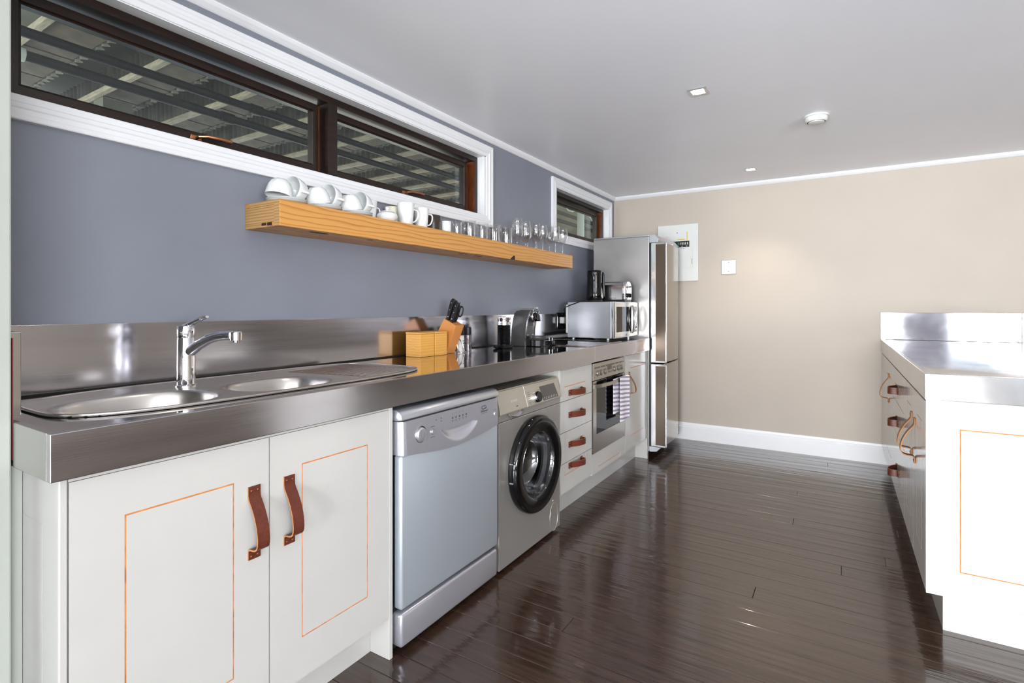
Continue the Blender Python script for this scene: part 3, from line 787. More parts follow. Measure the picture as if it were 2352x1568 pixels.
# sloped fascia frame: u along y, v up the slope, w out
slope = math.atan2(.610-.583, .841-.744)
def SL(): return Matrix.Translation((.610, 0, .744)) @ Matrix.Rotation(-slope, 4, 'Y') @ FX(0)
SM = SL()
b = MB(); b.lathe([(.0275, 0), (.0275, .004), (.026, .022), (.0235, .026), (0, .026)], (2.315, .033, 0), 40); kb = b.build('program_knob', M['blk'], fp, mtx=SM, smooth=True)
b = MB(); b.lathe([(.0285, .0), (.0288, .014), (.0272, .021), (.0268, .021), (.0275, .0)], (2.315, .033, 0), 40); b.build('knob_ring', M['chrome'], fp, mtx=SM, smooth=True)
b = MB(); b.prism([(2.386, .004), (2.553, .004), (2.535, .079), (2.372, .079)], .0, .0012, 'z'); b.build('display', M['screen'], fp, mtx=SM)
for i in range(8):
    b = MB(); b.box(2.396+.019*i, 2.406+.019*i, .010, .0112, .0012, .0018); b.lathe([(.0022, .0012), (.0022, .0018), (0, .0018)], (2.401+.019*i, .0165, 0), 8); b.build('touch_symbol', M['print_l'], fp, mtx=SM)
for i in range(7):
    b = MB(); b.box(2.243, 2.262+.004*(i % 3), .006+.0095*i, .0076+.0095*i, 0, .0005); b.box(2.352, 2.368, .006+.0095*i, .0076+.0095*i, 0, .0005); b.build('program_print', M['print'], fp, mtx=SM)
text('SIEMENS', 'lettering', M['emboss'], fd, .016, SM @ T(2.115, .045, .0003))
text('iQ300', 'lettering', M['print'], fd, .007, SM @ T(2.130, .017, .0003))
# round door
b = MB(); prof = [(.205, .0), (.232, .0), (.238, .012), (.238, .030), (.230, .044), (.222, .0475), (.166, .040), (.160, .036), (.158, .028), (.162, .012), (.205, .002)]
b.lathe(prof, (cyw, czw, 0), 72); door = b.build('door', M['blk'], wm, mtx=WF, smooth=True, angle=50)
b = MB(); b.lathe([(.1585, .036), (.154, .030), (.150, .0), (.142, -.05), (.118, -.085), (.06, -.10), (0, -.104), (0, -.100), (.06, -.096), (.115, -.082), (.139, -.048), (.147, .0), (.1535, .034)], (cyw, czw, 0), 56)
b.build('door_glass', M['glass'], door, mtx=WF, smooth=True, angle=60)
for zz in (.42, .508):
    b = MB(); a0 = PI + (zz-czw)*-4.0; b.box(cyw-.241, cyw-.225, zz-.003, zz+.003, .014, .034); b.build('grip_notch', M['alu'], door, mtx=WF)
M['drum'] = mat('drum_steel', (46, 46, 54), .4, metal=1)
b = MB(); b.lathe([(.21, -.02), (.235, -.06), (.235, -.30), (.0, -.31)], (cyw, czw, 0), 40); b.build('drum', M['drum'], wm, mtx=WF, smooth=True, angle=40)
M['gasket'] = mat('grey_rubber', (60, 60, 64), .6)
b = MB(); b.lathe([(.206, -.004), (.175, -.012), (.168, -.03), (.18, -.05), (.212, -.06)], (cyw, czw, 0), 48); b.build('gasket', M['gasket'], wm, mtx=WF, smooth=True)
b = MB(); b.lathe([(.0595, -.001), (.0605, .0008), (.0615, .0008), (.0625, -.001)], (0, 0, 0), 40); b.b.transform(Matrix.Scale(1.22, 4, (0, 1, 0)) @ Matrix.Scale(.75, 4, (1, 0, 0))); b.b.transform(T(2.517, .110, 0)); b.build('filter_cover', M['wash_p'], wm, mtx=WF, smooth=True)
b = MB(); b.box(2.497, 2.505, .196, .202, 0, .004, .001); b.build('filter_latch', M['print_l'], wm, mtx=WF)
for x_, y_ in ((.10, YA+.06), (.10, YB-.06), (.52, YA+.06), (.52, YB-.06)):
    b = MB(); b.cyl((x_, y_, FZ), .02, .021); b.build('foot', M['blk_m'], wm)
for x_, y_ in ((.10, 1.40), (.10, 1.90), (.50, 1.40), (.50, 1.90)):
    b = MB(); b.cyl((x_, y_, FZ), .018, .018); b.build('foot', M['blk_m'], dw)
b = MB(); b.box(.25, .55, 2.40, 2.404, .8475, .849); b.build('loose_strip', M['alu'], wm)

# drawer cabinet, oven cabinet, narrow cabinet
dc = thing('drawer_cabinet', (.3, 2.83, FZ), 'white four-drawer cabinet between washing machine and oven', 'cabinet')
b = MB(); b.box(.02, .571, 2.608, 2.624, .17, .884); b.build('side_panel', M['cab'], dc)
b = MB(); b.box(.02, .5705, 2.625, 3.052, .17, .186); b.build('floor_panel', M['cab'], dc)
zs = [(.1905, .3515), (.3545, .5245), (.5275, .6995), (.7025, .8745)]
for i, (za, zb) in enumerate(zs):
    gv = (.286,) if i == 0 else ((.780,) if i == 3 else ())
    dr = front(dc, 'drawer', LF, 2.6135, 3.0465, za, zb, gu=(2.668, 2.953), gv=gv, urange=(2.668, 2.953), vrange=(.286, .780))
    pull(dr, LF, 2.716, (.3265, .446, .614, .740)[i], False, L=.182, width=.033)
b = MB(); b.box(.5715, .5885, 2.6135, 3.0465, .8755, .8850); b.build('top_rail', M['cab'], dc)
oc = thing('oven_cabinet', (.3, 3.34, FZ), 'white housing around the built-in oven with a low panel below', 'cabinet')
b = MB(); b.box(.02, .571, 3.0525, 3.0585, .17, .884); b.build('side_panel', M['cab'], oc)
b = MB(); b.box(.02, .571, 3.634, 3.646, .17, .884); b.build('side_panel', M['cab'], oc)
b = MB(); b.box(.02, .5705, 3.059, 3.633, .17, .186); b.build('floor_panel', M['cab'], oc)
front(oc, 'lower_panel', LF, 3.0515, 3.6490, .180, .3085, gu=(3.156, 3.546), gv=(.212,), urange=(3.156, 3.546), vrange=(.18, .212), t=.018)
nc = thing('narrow_cabinet', (.3, 3.90, FZ), 'white single-door cabinet between the oven and the fridge', 'cabinet')
b = MB(); b.box(.02, .571, 3.6475, 3.657, .17, .884); b.build('side_panel', M['cab'], nc)
b = MB(); b.box(.02, .571, 3.658, 4.147, .17, .186); b.build('floor_panel', M['cab'], nc)
nd = front(nc, 'door', LF, 3.6530, 4.1450, .187, .8765, gu=(3.756, 4.080), gv=(.284, .781), urange=(3.756, 4.080), vrange=(.284, .781))
pull(nd, LF, 3.728, .756, True, L=.182, width=.03, bulge=1.15)
b = MB(); b.box(.02, .5925, 4.1475, 4.165, FZ, .884); b.build('end_panel', M['cab'], nc)
b = MB(); b.box(.478, .494, 2.609, 4.1470, FZ, .1695); tag(b.build('plinth', M['cab']), 'white plinth board under the drawers, oven and narrow cabinet', 'plinth')

b = MB(); b.box(.5715, .5885, 3.6530, 4.1450, .8775, .8850); b.build('top_rail', M['cab'], nc)
# oven
ov = thing('oven', (.3, 3.345, .31), 'built-in stainless steel oven with six knobs and glass door', 'oven')
OF = FX(.590); OA, OB = 3.0605, 3.6315
b = MB(); b.box(.06, .565, OA+.004, OB-.004, .31, .873); b.build('body', M['blk_m'], ov)
b = MB(); b.box(.566, .593, OA, OB, .7665, .8735, .0015); of = b.build('fascia', M['steel_oven'], ov)
OM = FX(.593)
b = MB(); b.box(3.085, 3.613, .8395, .8495, 0, .0008); b.build('print_band', M['screen'], of, mtx=OM)
b = MB(); b.box(3.302, 3.375, .8120, .8385, 0, .0010); b.build('clock_display', M['screen'], of, mtx=OM)
for u in (3.18, 3.265, 3.43, 3.51, 3.58):
    b = MB(); b.box(u, u+.0012, .8405, .8485, .0008, .0012); b.build('print_mark', M['print_l'], of, mtx=OM)
b = MB(); b.box(3.300, 3.385, .7935, .8040, 0, .003, .001); b.build('button_strip', M['knob_g'], of, mtx=OM)
for u in (3.133, 3.189, 3.263, 3.430, 3.502, 3.560):
    b = MB(); b.lathe([(.0205, 0), (.0205, .0012), (.0165, .002), (.0155, .009), (.0135, .011), (0, .0115)], (u, .8085, 0), 28); b.box(u-.003, u+.003, .796, .821, .011, .0145, .001); b.build('knob', M['knob_g'], of, mtx=OM, smooth=True)
def ring_uv(b, u0, u1, v0, v1, ins, wa, wb):
    b.box(u0, u1, v0, v0+ins[0], wa, wb); b.box(u0, u1, v1-ins[1], v1, wa, wb); b.box(u0, u0+ins[2], v0+ins[0], v1-ins[1], wa, wb); b.box(u1-ins[3], u1, v0+ins[0], v1-ins[1], wa, wb)
b = MB(); ring_uv(b, OA, OB, .3115, .763, (.114, .0, .052, .046), -.022, .001)
od = b.build('door', M['steel_oven'], ov, mtx=OM)
b = MB(); b.box(OA+.0525, OB-.0465, .4258, .762, -.020, -.0015); b.build('door_glass', M['blk_glass'], od, mtx=OM)
b = MB()
n = 24; top = []
for i in range(n+1):
    s_ = i/n; u = OA+.006+(OB-OA-.012)*s_; w_ = .008+.034*math.sin(PI*s_)**.45; top.append((u, w_))
for (u, w_), (u2, w2) in zip(top, top[1:]):
    for q in (((u, .7205, w_), (u2, .7205, w2), (u2, .7435, w2), (u, .7435, w_)), ((u, .7205, w_-.008), (u2, .7205, w2-.008), (u2, .7435, w2-.008), (u, .7435, w_-.008)),
              ((u, .7435, w_), (u2, .7435, w2), (u2, .7435, w2-.008), (u, .7435, w_-.008)), ((u, .7205, w_), (u2, .7205, w2), (u2, .7205, w2-.008), (u, .7205, w_-.008))): b.quad(*q)
b.box(OA+.003, OA+.014, .7205, .7435, -.001, .012); b.box(OB-.014, OB-.003, .7205, .7435, -.001, .012)
b.build('handle', M['steel_oven'], od, mtx=OM, smooth=True, angle=40)
b = MB(); b.lathe([(.007, 0), (.007, .004), (0, .005)], (3.615, .752, 0), 16); b.build('door_button', M['knob_g'], od, mtx=OM, smooth=True)
# towel over the oven handle
tw = MB()
def sheet(mb, ua, ub, va, vb, w0, amp, nu=20, nv=26, skew=0.0, th=.003, drop=0):
    g = [[None]*(nv+1) for _ in range(nu+1)]; h = [[None]*(nv+1) for _ in range(nu+1)]
    for i in range(nu+1):
        for j in range(nv+1):
            s_, t_ = i/nu, j/nv; u = ua+(ub-ua)*s_+skew*(1-t_); v = va+(vb-va)*t_ - drop*(s_)*(1-t_)
            w_ = w0+amp*math.sin(s_*6.5+t_*1.2)*(1-t_*.6)
            g[i][j] = mb.b.verts.new((u, v, w_)); h[i][j] = mb.b.verts.new((u, v, w_-th))
    for i in range(nu):
        for j in range(nv):
            mb.b.faces.new((g[i][j], g[i+1][j], g[i+1][j+1], g[i][j+1])); mb.b.faces.new((h[i][j], h[i][j+1], h[i+1][j+1], h[i+1][j]))
    for i in range(nu):
        mb.b.faces.new((g[i][0], h[i][0], h[i+1][0], g[i+1][0])); mb.b.faces.new((g[i][nv], g[i+1][nv], h[i+1][nv], h[i][nv]))
    for j in range(nv):
        mb.b.faces.new((g[0][j], g[0][j+1], h[0][j+1], h[0][j])); mb.b.faces.new((g[nu][j], h[nu][j], h[nu][j+1], g[nu][j+1]))
sheet(tw, 3.405, 3.585, .455, .7475, .0505, .0035)
sheet(tw, 3.345, 3.46, .515, .7475, .0245, .002)
for i in range(8):
    a0, a1 = PI*i/8, PI*(i+1)/8; f = lambda a: (.0355+.0135*math.cos(a), .7475+.006*math.sin(a))
    (wa, va), (wb, vb) = f(a0), f(a1)
    tw.quad((3.405, va, wa), (3.585, va, wa), (3.585, vb, wb), (3.405, vb, wb))
tag(tw.build('tea_towel', M['towel'], mtx=OM, smooth=True, angle=60), 'white and mauve striped tea towel hung over the oven handle', 'towel')

# ------------------------------------------------------------------ things on the left worktop
CT = .9805
hb = thing('hob', (.33, 3.31, CT), 'black glass ceramic hob with thin steel rim in front of the microwave', 'hob')
b = MB(); b.box(.085, .575, 3.035, 3.595, CT, CT+.004, .0012); b.build('glass_plate', M['blk_glass'], hb)
b = MB()
for q in ((.080, .580, 3.030, 3.0345), (.080, .580, 3.5955, 3.600), (.080, .0845, 3.0345, 3.5955), (.5755, .580, 3.0345, 3.5955)): b.box(q[0], q[1], q[2], q[3], CT, CT+.0055, .0008)
b.build('rim', M['steel'], hb)
for x_, y_, r_ in ((.21, 3.18, .09), (.45, 3.18, .075), (.21, 3.45, .075), (.45, 3.45, .09)):
    b = MB(); b.lathe([(r_-.001, CT+.0041), (r_+.001, CT+.0043), (r_+.0012, CT+.0041)], (x_, y_, 0), 48); b.build('cooking_zone', M['screen'], hb)

def bamboo_box(x0, x1, y0, y1, label):
    r_ = thing('bamboo_box', ((x0+x1)/2, (y0+y1)/2, CT), label, 'box', 'bamboo boxes on the worktop')
    b = MB(); b.box(x0, x1, y0, y1, CT+.0002, CT+.112, .002); b.build('box_body', M['bamboo'], r_)
    b = MB(); b.box(x0-.002, x1+.002, y0-.002, y1-.0005, CT+.1125, CT+.122, .003); b.build('lid', M['bamboo'], r_)
bamboo_box(.058, .155, 1.962, 2.064, 'left lidded bamboo box on the steel worktop')
bamboo_box(.062, .160, 2.069, 2.160, 'right lidded bamboo box, touching the knife block')
# knife block
kb_ = thing('knife_block', (.09, 2.24, CT), 'leaning wooden knife block with black handled knives', 'knife block')
KX = .045
b = MB(); b.prism([(KX, CT), (KX+.085, CT), (KX+.150, CT+.150), (KX+.070, CT+.186), (KX-.015, CT+.05)], 2.190, 2.262, 'y', .002); b.build('block', M['beech'], kb_)
lean = Vector((.055, 0, .16)).normalized()
sl = Vector((.080, 0, -.036)).normalized()
def knife(i, a, yk, L, label, sc=1.0):
    p = Vector((KX+.070, yk, CT+.186)) + sl*a
    r_ = thing('kitchen_knife', tuple(p), label, 'knife', 'knives in the knife block')
    nrm = Vector((0, 1, 0)); m_ = Matrix((( sl.x, nrm.x, lean.x, p.x), (sl.y, nrm.y, lean.y, p.y), (sl.z, nrm.z, lean.z, p.z), (0, 0, 0, 1)))
    h = .0115*sc
    prof = [(-h*.85, 0.001), (h*.85, .001), (h*.9, L*.35), (h*1.05, L*.7), (h*1.15, L*.92), (h*.7, L), (-h*.4, L), (-h, L*.85), (-h*.8, L*.4)]
    b = MB(); b.prism(prof, -.007, .007, 'y', .002); b.build('handle', M['blk_m'], r_, mtx=m_, smooth=True)
    for t in (.16, .48, .80):
        b = MB(); b.lathe([(.0026, -.0078), (.0026, .0078), (0, .008)], (0, 0, L*t), 10, 'y'); b.lathe([(0, -.0082), (.0026, -.0078)], (0, 0, L*t), 10, 'y'); b.build('rivet', M['alu'], r_, mtx=m_)
    b = MB(); b.box(-.009, .009, -.001, .001, -.06, .001); b.build('blade', M['alu'], r_, mtx=m_)
knife(0, .016, 2.204, .118, 'black riveted knife handle at the back left of the knife block')
knife(1, .046, 2.204, .112, 'black riveted knife handle at the front of the knife block')
knife(2, .018, 2.226, .110, 'black knife handle in the middle row of the block')
knife(3, .044, 2.228, .095, 'short black knife handle beside the scissors')
p = Vector((KX+.070, 2.246, CT+.186)) + sl*.035
sx = thing('kitchen_scissors', tuple(p), 'black handled kitchen scissors standing in the knife block', 'scissors')
m_ = Matrix(((sl.x, 0, lean.x, p.x), (sl.y, 1, lean.y, p.y), (sl.z, 0, lean.z, p.z), (0, 0, 0, 1)))
for s_ in (-1, 1):
    b = MB(); pts = []
    for i in range(19):
        t = 2*PI*i/18; pts.append((s_*(.019+.013*math.cos(t)), 0, .062+.028*math.sin(t)))
    b.tube(pts, .0042, 8, cap=False); b.tube([(s_*.003, 0, 0), (s_*.009, 0, .040)], .0048, 8); b.build('grip', M['blk_m'], sx, mtx=m_, smooth=True)
b = MB(); b.box(-.006, .006, -.0012, .0012, -.06, .004); b.build('blades', M['alu'], sx, mtx=m_)
b = MB(); b.tube([(-.004, 0, .072), (-.002, 0, .108)], [.005, .001], 6); b.build('opener_tip', M['blk_m'], sx, mtx=m_)
# spice jars and wire stand
def jar(x, y, r, mbody, label, h=.088):
    r_ = thing('spice_grinder', (x, y, CT), label, 'spice jar')
    b = MB(); b.lathe([(0, 0), (r, 0), (r, h), (r*.8, h+.004), (0, h+.004)], (x, y, CT+.0003), 24); b.build('jar', mbody, r_, smooth=True)
    b = MB(); b.lathe([(r*.95, h+.004), (r*1.02, h+.010), (r*.92, h+.044), (r*.8, h+.047), (0, h+.047)], (x, y, CT), 24); b.build('cap', M['blk_m'], r_, smooth=True)
    return r_
j1 = jar(.118, 2.328, .0215, M['spice_w'], 'black-capped glass jar of white salt next to the knife block')
for i in range(4):
    b = MB(); b.box(-.007, .007, .018+.014*i, .022+.014*i, 0, .0007); 
    b.b.transform(T(.118+.0212, 2.328, CT) @ FX(0)); b.build('label_print', M['print'], j1)
j2 = jar(.112, 2.405, .0215, mat('dark_spice_glass', (88, 80, 84), .08, noise=.6, nscale=60, coat=.5), 'black-capped glass jar of dark peppercorns beside the salt jar')
st = thing('wire_stand', (.15, 2.29, CT), 'small bent chrome wire stand in front of the knife block', 'stand')
for s_, yy in ((0, 2.262), (1, 2.312)):
    b = MB(); b.tube([(.125, yy-.008, CT+.078), (.145, yy-.004, CT+.055), (.160, yy, CT+.008), (.166, yy, CT+.0035), (.176, yy+.006, CT+.0035)], .0026, 8); b.build('arm', M['chrome'], st, smooth=True)
b = MB(); b.tube([(.176, 2.268, CT+.0035), (.176, 2.318, CT+.0035)], .0026, 8); b.build('crossbar', M['chrome'], st, smooth=True)
# milk frother
fr = thing('milk_frother', (.165, 2.70, CT), 'cylindrical black ribbed milk frother with chrome collar and clear lid', 'milk frother')
b = MB(); b.lathe([(0, 0), (.052, 0), (.054, .006), (.050, .014), (.043, .018), (.042, .022), (0, .022)], (.165, 2.70, CT+.0003), 40); b.build('power_base', M['blk'], fr, smooth=True)
prof = [(0, .0225), (.0385, .0225)]
for i in range(26): z = .026+.0042*i; prof += [(.0405, z), (.0388, z+.002)]
prof += [(.0400, .138), (0, .138)]
b = MB(); b.lathe(prof, (.165, 2.70, CT), 40); b.build('jug', M['blk'], fr, smooth=True, angle=20)
b = MB(); b.lathe([(.0410, .1385), (.042, .143), (.0405, .148), (.0395, .172), (.0415, .176), (.0415, .182), (.038, .184), (0, .182)], (.165, 2.70, CT), 40); b.build('collar', M['chrome'], fr, smooth=True, angle=30)
b = MB(); b.lathe([(0, 0), (.012, .003), (.016, .012), (.012, .021), (0, .024)], (.155, 2.625, CT+.0003), 20); b.tube([(.155, 2.63, CT+.01), (.16, 2.655, CT+.006)], .005, 8); b.build('cord_plug', M['blk'], fr, smooth=True)
# coffee machine
cm = thing('coffee_machine', (.22, 2.93, CT), 'compact graphite capsule coffee machine with silver side strip', 'coffee machine')
CY0, CY1 = 2.872, 2.982
side_p = [(.105, CT+.0005), (.212, CT+.0005), (.213, CT+.06), (.217, CT+.11), (.225, CT+.155), (.236, CT+.195), (.246, CT+.222), (.150, CT+.224), (.132, CT+.205), (.124, CT+.17), (.112, CT+.10)]
b = MB(); b.prism(side_p, CY0, CY1, 'y', .003); b.build('body', M['dark_grey'], cm, smooth=True, angle=30)
for yy in (CY0-.002, CY1-.004):
    b = MB(); pts = [(.212, CT+.0005), (.213, CT+.06), (.217, CT+.11), (.225, CT+.155), (.236, CT+.195), (.246, CT+.222)]
    b.prism(pts+[(x+.009, z) for x, z in pts[::-1]], yy, yy+.006, 'y', .0012); b.build('side_strip', M['alu'], cm, smooth=True, angle=30)
b = MB(); b.tube([(.118, 2.927, CT+.158), (.120, 2.927, CT+.190), (.140, 2.927, CT+.224), (.160, 2.927, CT+.232), (.22, 2.927, CT+.232), (.248, 2.927, CT+.230), (.262, 2.927, CT+.240), (.270, 2.927, CT+.241)], [.009, .010, .009, .008, .008, .008, .010, .006], 14, flat=2.6); b.build('lever', M['silver'], cm, smooth=True)
b = MB(); b.lathe([(0, .232), (.036, .232), (.037, .246), (.033, .256), (.029, .257), (.028, .250), (0, .250)], (0, 2.927, CT+.186), 36, 'x'); b.build('head_ring', M['chrome'], cm, smooth=True, angle=40)
b = MB(); b.prism([(.250, CT+.210), (.262, CT+.213), (.281, CT+.196), (.288, CT+.172), (.287, CT+.158), (.262, CT+.158), (.250, CT+.164)], 2.907, 2.947, 'y', .004); b.build('nozzle', M['blk'], cm, smooth=True, angle=30)
b = MB(); b.prism([(2.878, CT+.058), (2.976, CT+.058), (2.974, CT+.14), (2.962, CT+.165), (2.892, CT+.165), (2.880, CT+.14)], .2125, .220, 'x', .003); b.build('front_panel', M['dark_grey'], cm)
b = MB(); b.cyl((.272, 2.927, CT+.001), .048, .040, seg=40, bev=.003); b.build('drip_base', M['blk_m'], cm, smooth=True)
b = MB(); b.lathe([(0, .0415), (.050, .0415), (.056, .048), (.058, .058), (.058, .064), (.054, .064), (.052, .060), (0, .060)], (.272, 2.927, CT), 44); b.build('drip_tray', M['dark_grey'], cm, smooth=True, angle=40)
b = MB(); b.box(.214, .33, 2.872, 2.982, CT+.0004, CT+.0035, .001); b.build('base_plate', M['blk'], cm)
for yy in (2.893, 2.957):
    b = MB(); b.box(.2202, .2210, yy-.010, yy+.010, CT+.070, CT+.0735); b.build('small_print', M['print_l'], cm)
b = MB(); b.box(.012, .104, 2.880, 2.975, CT+.001, CT+.19, .008); b.build('water_tank', M['glass'], cm)
# plug lying on worktop
pg = thing('plug', (.30, 3.075, CT+.0056), 'small black power plug with metal pins lying at the hob edge', 'plug')
b = MB(); b.box(.275, .315, 3.055, 3.090, CT+.0057, CT+.028, .004); b.build('plug_body', M['blk_m'], pg)
for dx, dy in ((.284, 3.064), (.306, 3.064), (.295, 3.082)):
    b = MB(); b.cyl((dx, dy, CT+.0282), .0028, .020, seg=10); b.build('pin', M['chrome'], pg)
# socket on the splashback
so = thing('wall_socket', (.0115, 3.78, 1.06), 'black double wall socket with plugs behind the microwave', 'socket')
b = MB(); b.box(.0115, .022, 3.700, 3.855, 1.055, 1.185, .003); b.build('plate', M['blk'], so)
b = MB(); b.box(.0221, .055, 3.79, 3.835, 1.09, 1.16, .006); b.build('plug', M['blk_m'], so)
b = MB(); b.box(.0221, .060, 3.730, 3.768, 1.10, 1.150, .006); b.build('plug', M['white_matt'], so)
for zz in (1.07, 1.172):
    b = MB(); b.lathe([(.003, .022), (.0025, .0233), (0, .0235)], (0, 3.7775, zz), 10, 'x'); b.build('screw', M['chrome'], so)
# microwave
mw = thing('microwave', (.32, 3.91, CT), 'silver microwave oven with lens-shaped door handle beside the fridge', 'microwave')
MY0, MY1, MZ0, MZ1 = 3.665, 4.172, .997, 1.268
b = MB(); b.box(.125, .478, MY0, MY1, MZ0, MZ1, .003); b.build('body', mat('microwave_steel', (190, 192, 196), .3, metal=.95, noise=.03, nscale=3, rvar=.05), mw)
b = MB(); b.box(.104, .1245, MY0-.012+.02, MY1-.05, MZ0+.03, MZ1-.02, .008); b.build('rear_cover', M['white_matt'], mw)
MF = FX(.4785)
b = MB(); b.box(MY0, MY1, MZ0+.001, MZ1, 0, .016, .002); b.build('front_frame', M['alu'], mw, mtx=MF)
b = MB(); b.box(MY0+.004, 4.060, MZ0+.006, MZ1-.004, .0162, .030, .002); mdoor = b.build('door', M['steel_oven'], mw, mtx=MF)
b = MB(); b.box(MY0+.028, 4.010, MZ0+.045, MZ1-.038, .030, .0312); b.build('window', M['blk_glass'], mdoor, mtx=MF)
b = MB(); b.box(4.064, MY1-.002, MZ0+.006, MZ1-.004, .0162, .028, .002); mp_ = b.build('control_panel', M['steel_oven'], mw, mtx=MF)
b = MB(); b.box(4.085, 4.150, MZ1-.075, MZ1-.035, .028, .0292); b.build('display', M['blk_glass'], mp_, mtx=MF)
for i in range(4):
    for j in range(3):
        b = MB(); b.box(4.086+.023*j, 4.103+.023*j, MZ0+.035+.028*i, MZ0+.052+.028*i, .028, .0295, .0006, 1); b.build('key', M['print'] if i == 1 else M['print_l'], mp_, mtx=MF)
for s_ in (-1, 1):
    pts = []
    for i in range(17):
        t = i/16; pts.append((4.030+s_*.026*math.sin(PI*t), MZ0+.028+.215*t, .036+.020*math.sin(PI*t)))
    b = MB(); b.tube(pts, [.0045+.0025*math.sin(PI*i/16) for i in range(17)], 10); b.build('handle', M['alu'], mdoor, mtx=MF, smooth=True)
for x_, y_ in ((.16, MY0+.03), (.44, MY0+.03), (.16, MY1-.04), (.44, MY1-.04)):
    b = MB(); b.cyl((x_, y_, CT+.0003), .011, MZ0-CT-.0005, seg=14); b.build('foot', M['silver'], mw)
b = MB(); b.lathe([(.004, 0), (.003, -.0015), (0, -.002)], (.27, MY0, MZ0+.017), 12, 'y'); b.build('screw', M['chrome'], mw)
text('DEFY', 'lettering', M['print'], mdoor, .012, MF @ T(3.90, MZ0+.022, .0302))
# kettle
kt = thing('kettle', (.292, 3.80, MZ1), 'glossy black jug kettle standing on top of the microwave', 'kettle')
b = MB(); b.lathe([(0, 0), (.062, 0), (.064, .006), (.060, .014), (0, .014)], (.292, 3.79, MZ1+.0003), 36); b.build('power_base', M['blk_m'], kt, smooth=True)
prof = [(0, .0145), (.056, .0145), (.060, .022), (.060, .06), (.056, .12), (.053, .18), (.055, .225), (.054, .236), (.045, .243), (0, .245)]
b = MB(); b.lathe(prof, (.292, 3.79, MZ1), 44); b.b.transform(T(.292, 3.79, 0) @ Matrix.Scale(1.05, 4, (1, 0, 0)) @ T(-.292, -3.79, 0)); b.build('jug', M['blk'], kt, smooth=True, angle=50)
b = MB(); b.tube([(.325, 3.825, MZ1+.224), (.338, 3.842, MZ1+.222), (.342, 3.848, MZ1+.20), (.341, 3.848, MZ1+.12), (.340, 3.846, MZ1+.05), (.332, 3.835, MZ1+.030)], .011, 12, flat=1.3); b.build('handle', M['blk_m'], kt, smooth=True)
b = MB(); b.prism([(-.012, 0), (.012, 0), (.004, .018), (-.004, .018)], .215, .238, 'z'); b.b.transform(T(.268, 3.742, MZ1) @ Matrix.Rotation(PI+.25, 4, 'Z')); b.build('spout', M['blk'], kt)
b = MB(); b.box(-.006, .006, .09, .20, 0, .0012); b.b.transform(T(.325, 3.744, MZ1) @ Matrix.Rotation(R(38), 4, 'Z') @ FYn(0)); b.build('water_gauge', M['screen'], kt)
cb = MB(); cb.tube([(.27, 3.735, MZ1+.005), (.255, 3.70, MZ1+.0045), (.238, 3.668, MZ1+.0045), (.222, 3.659, MZ1+.001), (.19, 3.6585, MZ1-.012), (.15, 3.6585, MZ1-.024), (.112, 3.659, MZ1-.040), (.088, 3.68, 1.21), (.072, 3.73, 1.17), (.060, 3.79, 1.135), (.058, 3.812, 1.128)], .0032, 8); cb.build('cord', M['blk_m'], kt, smooth=True)
# toaster
to = thing('toaster', (.38, 3.93, MZ1), 'brushed steel two-slot toaster on top of the microwave beside the kettle', 'toaster')
TY0, TY1 = 3.895, 4.045; tz = MZ1+.0003
def rprof(y0, y1, z0, z1, r, n=7):
    p = [(y0, z0), (y1, z0)]
    p += [(y1-r+r*math.cos(PI/2*i/n), z1-r+r*math.sin(PI/2*i/n)) for i in range(n+1)]
    p += [(y0+r-r*math.sin(PI/2*i/n), z1-r+r*math.cos(PI/2*i/n)) for i in range(n+1)]
    return p
b = MB(); b.prism(rprof(TY0, TY1, tz+.018, tz+.155, .045), .262, .4745, 'x'); b.build('shell', M['steel_v'], to, smooth=True, angle=30)
b = MB(); b.prism(rprof(TY0-.002, TY1+.002, tz+.018, tz+.157, .047), .475, .498, 'x', .003); tf = b.build('end_cap', M['chrome'], to, smooth=True, angle=30)
b = MB(); b.prism(rprof(TY0-.002, TY1+.002, tz+.018, tz+.157, .047), .240, .261, 'x', .003); b.build('end_cap', M['chrome'], to, smooth=True, angle=30)
b = MB(); b.box(.243, .497, TY0+.003, TY1-.003, tz, tz+.0175, .002); b.build('base', M['blk_m'], to)
for yy in (TY0+.048, TY1-.052):
    b = MB(); b.box(.285, .45, yy-.012, yy+.012, tz+.1545, tz+.1562); b.build('slot', M['blk_m'], to)
for yy in (3.945, 4.000):
    b = MB(); b.lathe([(.017, 0), (.017, .003), (.0155, .010), (0, .0105)], (yy, tz+.050, 0), 24); b.box(yy-.003, yy+.003, tz+.036, tz+.064, .0106, .014); b.build('knob', M['blk'], tf, mtx=FX(.4985), smooth=True)
b = MB(); b.box(3.958, 3.988, tz+.112, tz+.121, .0, .022, .003); b.build('lever', M['blk_m'], tf, mtx=FX(.4985))
text('Russell Hobbs', 'lettering', M['blk_m'], to, .010, FYn(TY0-.0002) @ T(.40, tz+.030, 0))

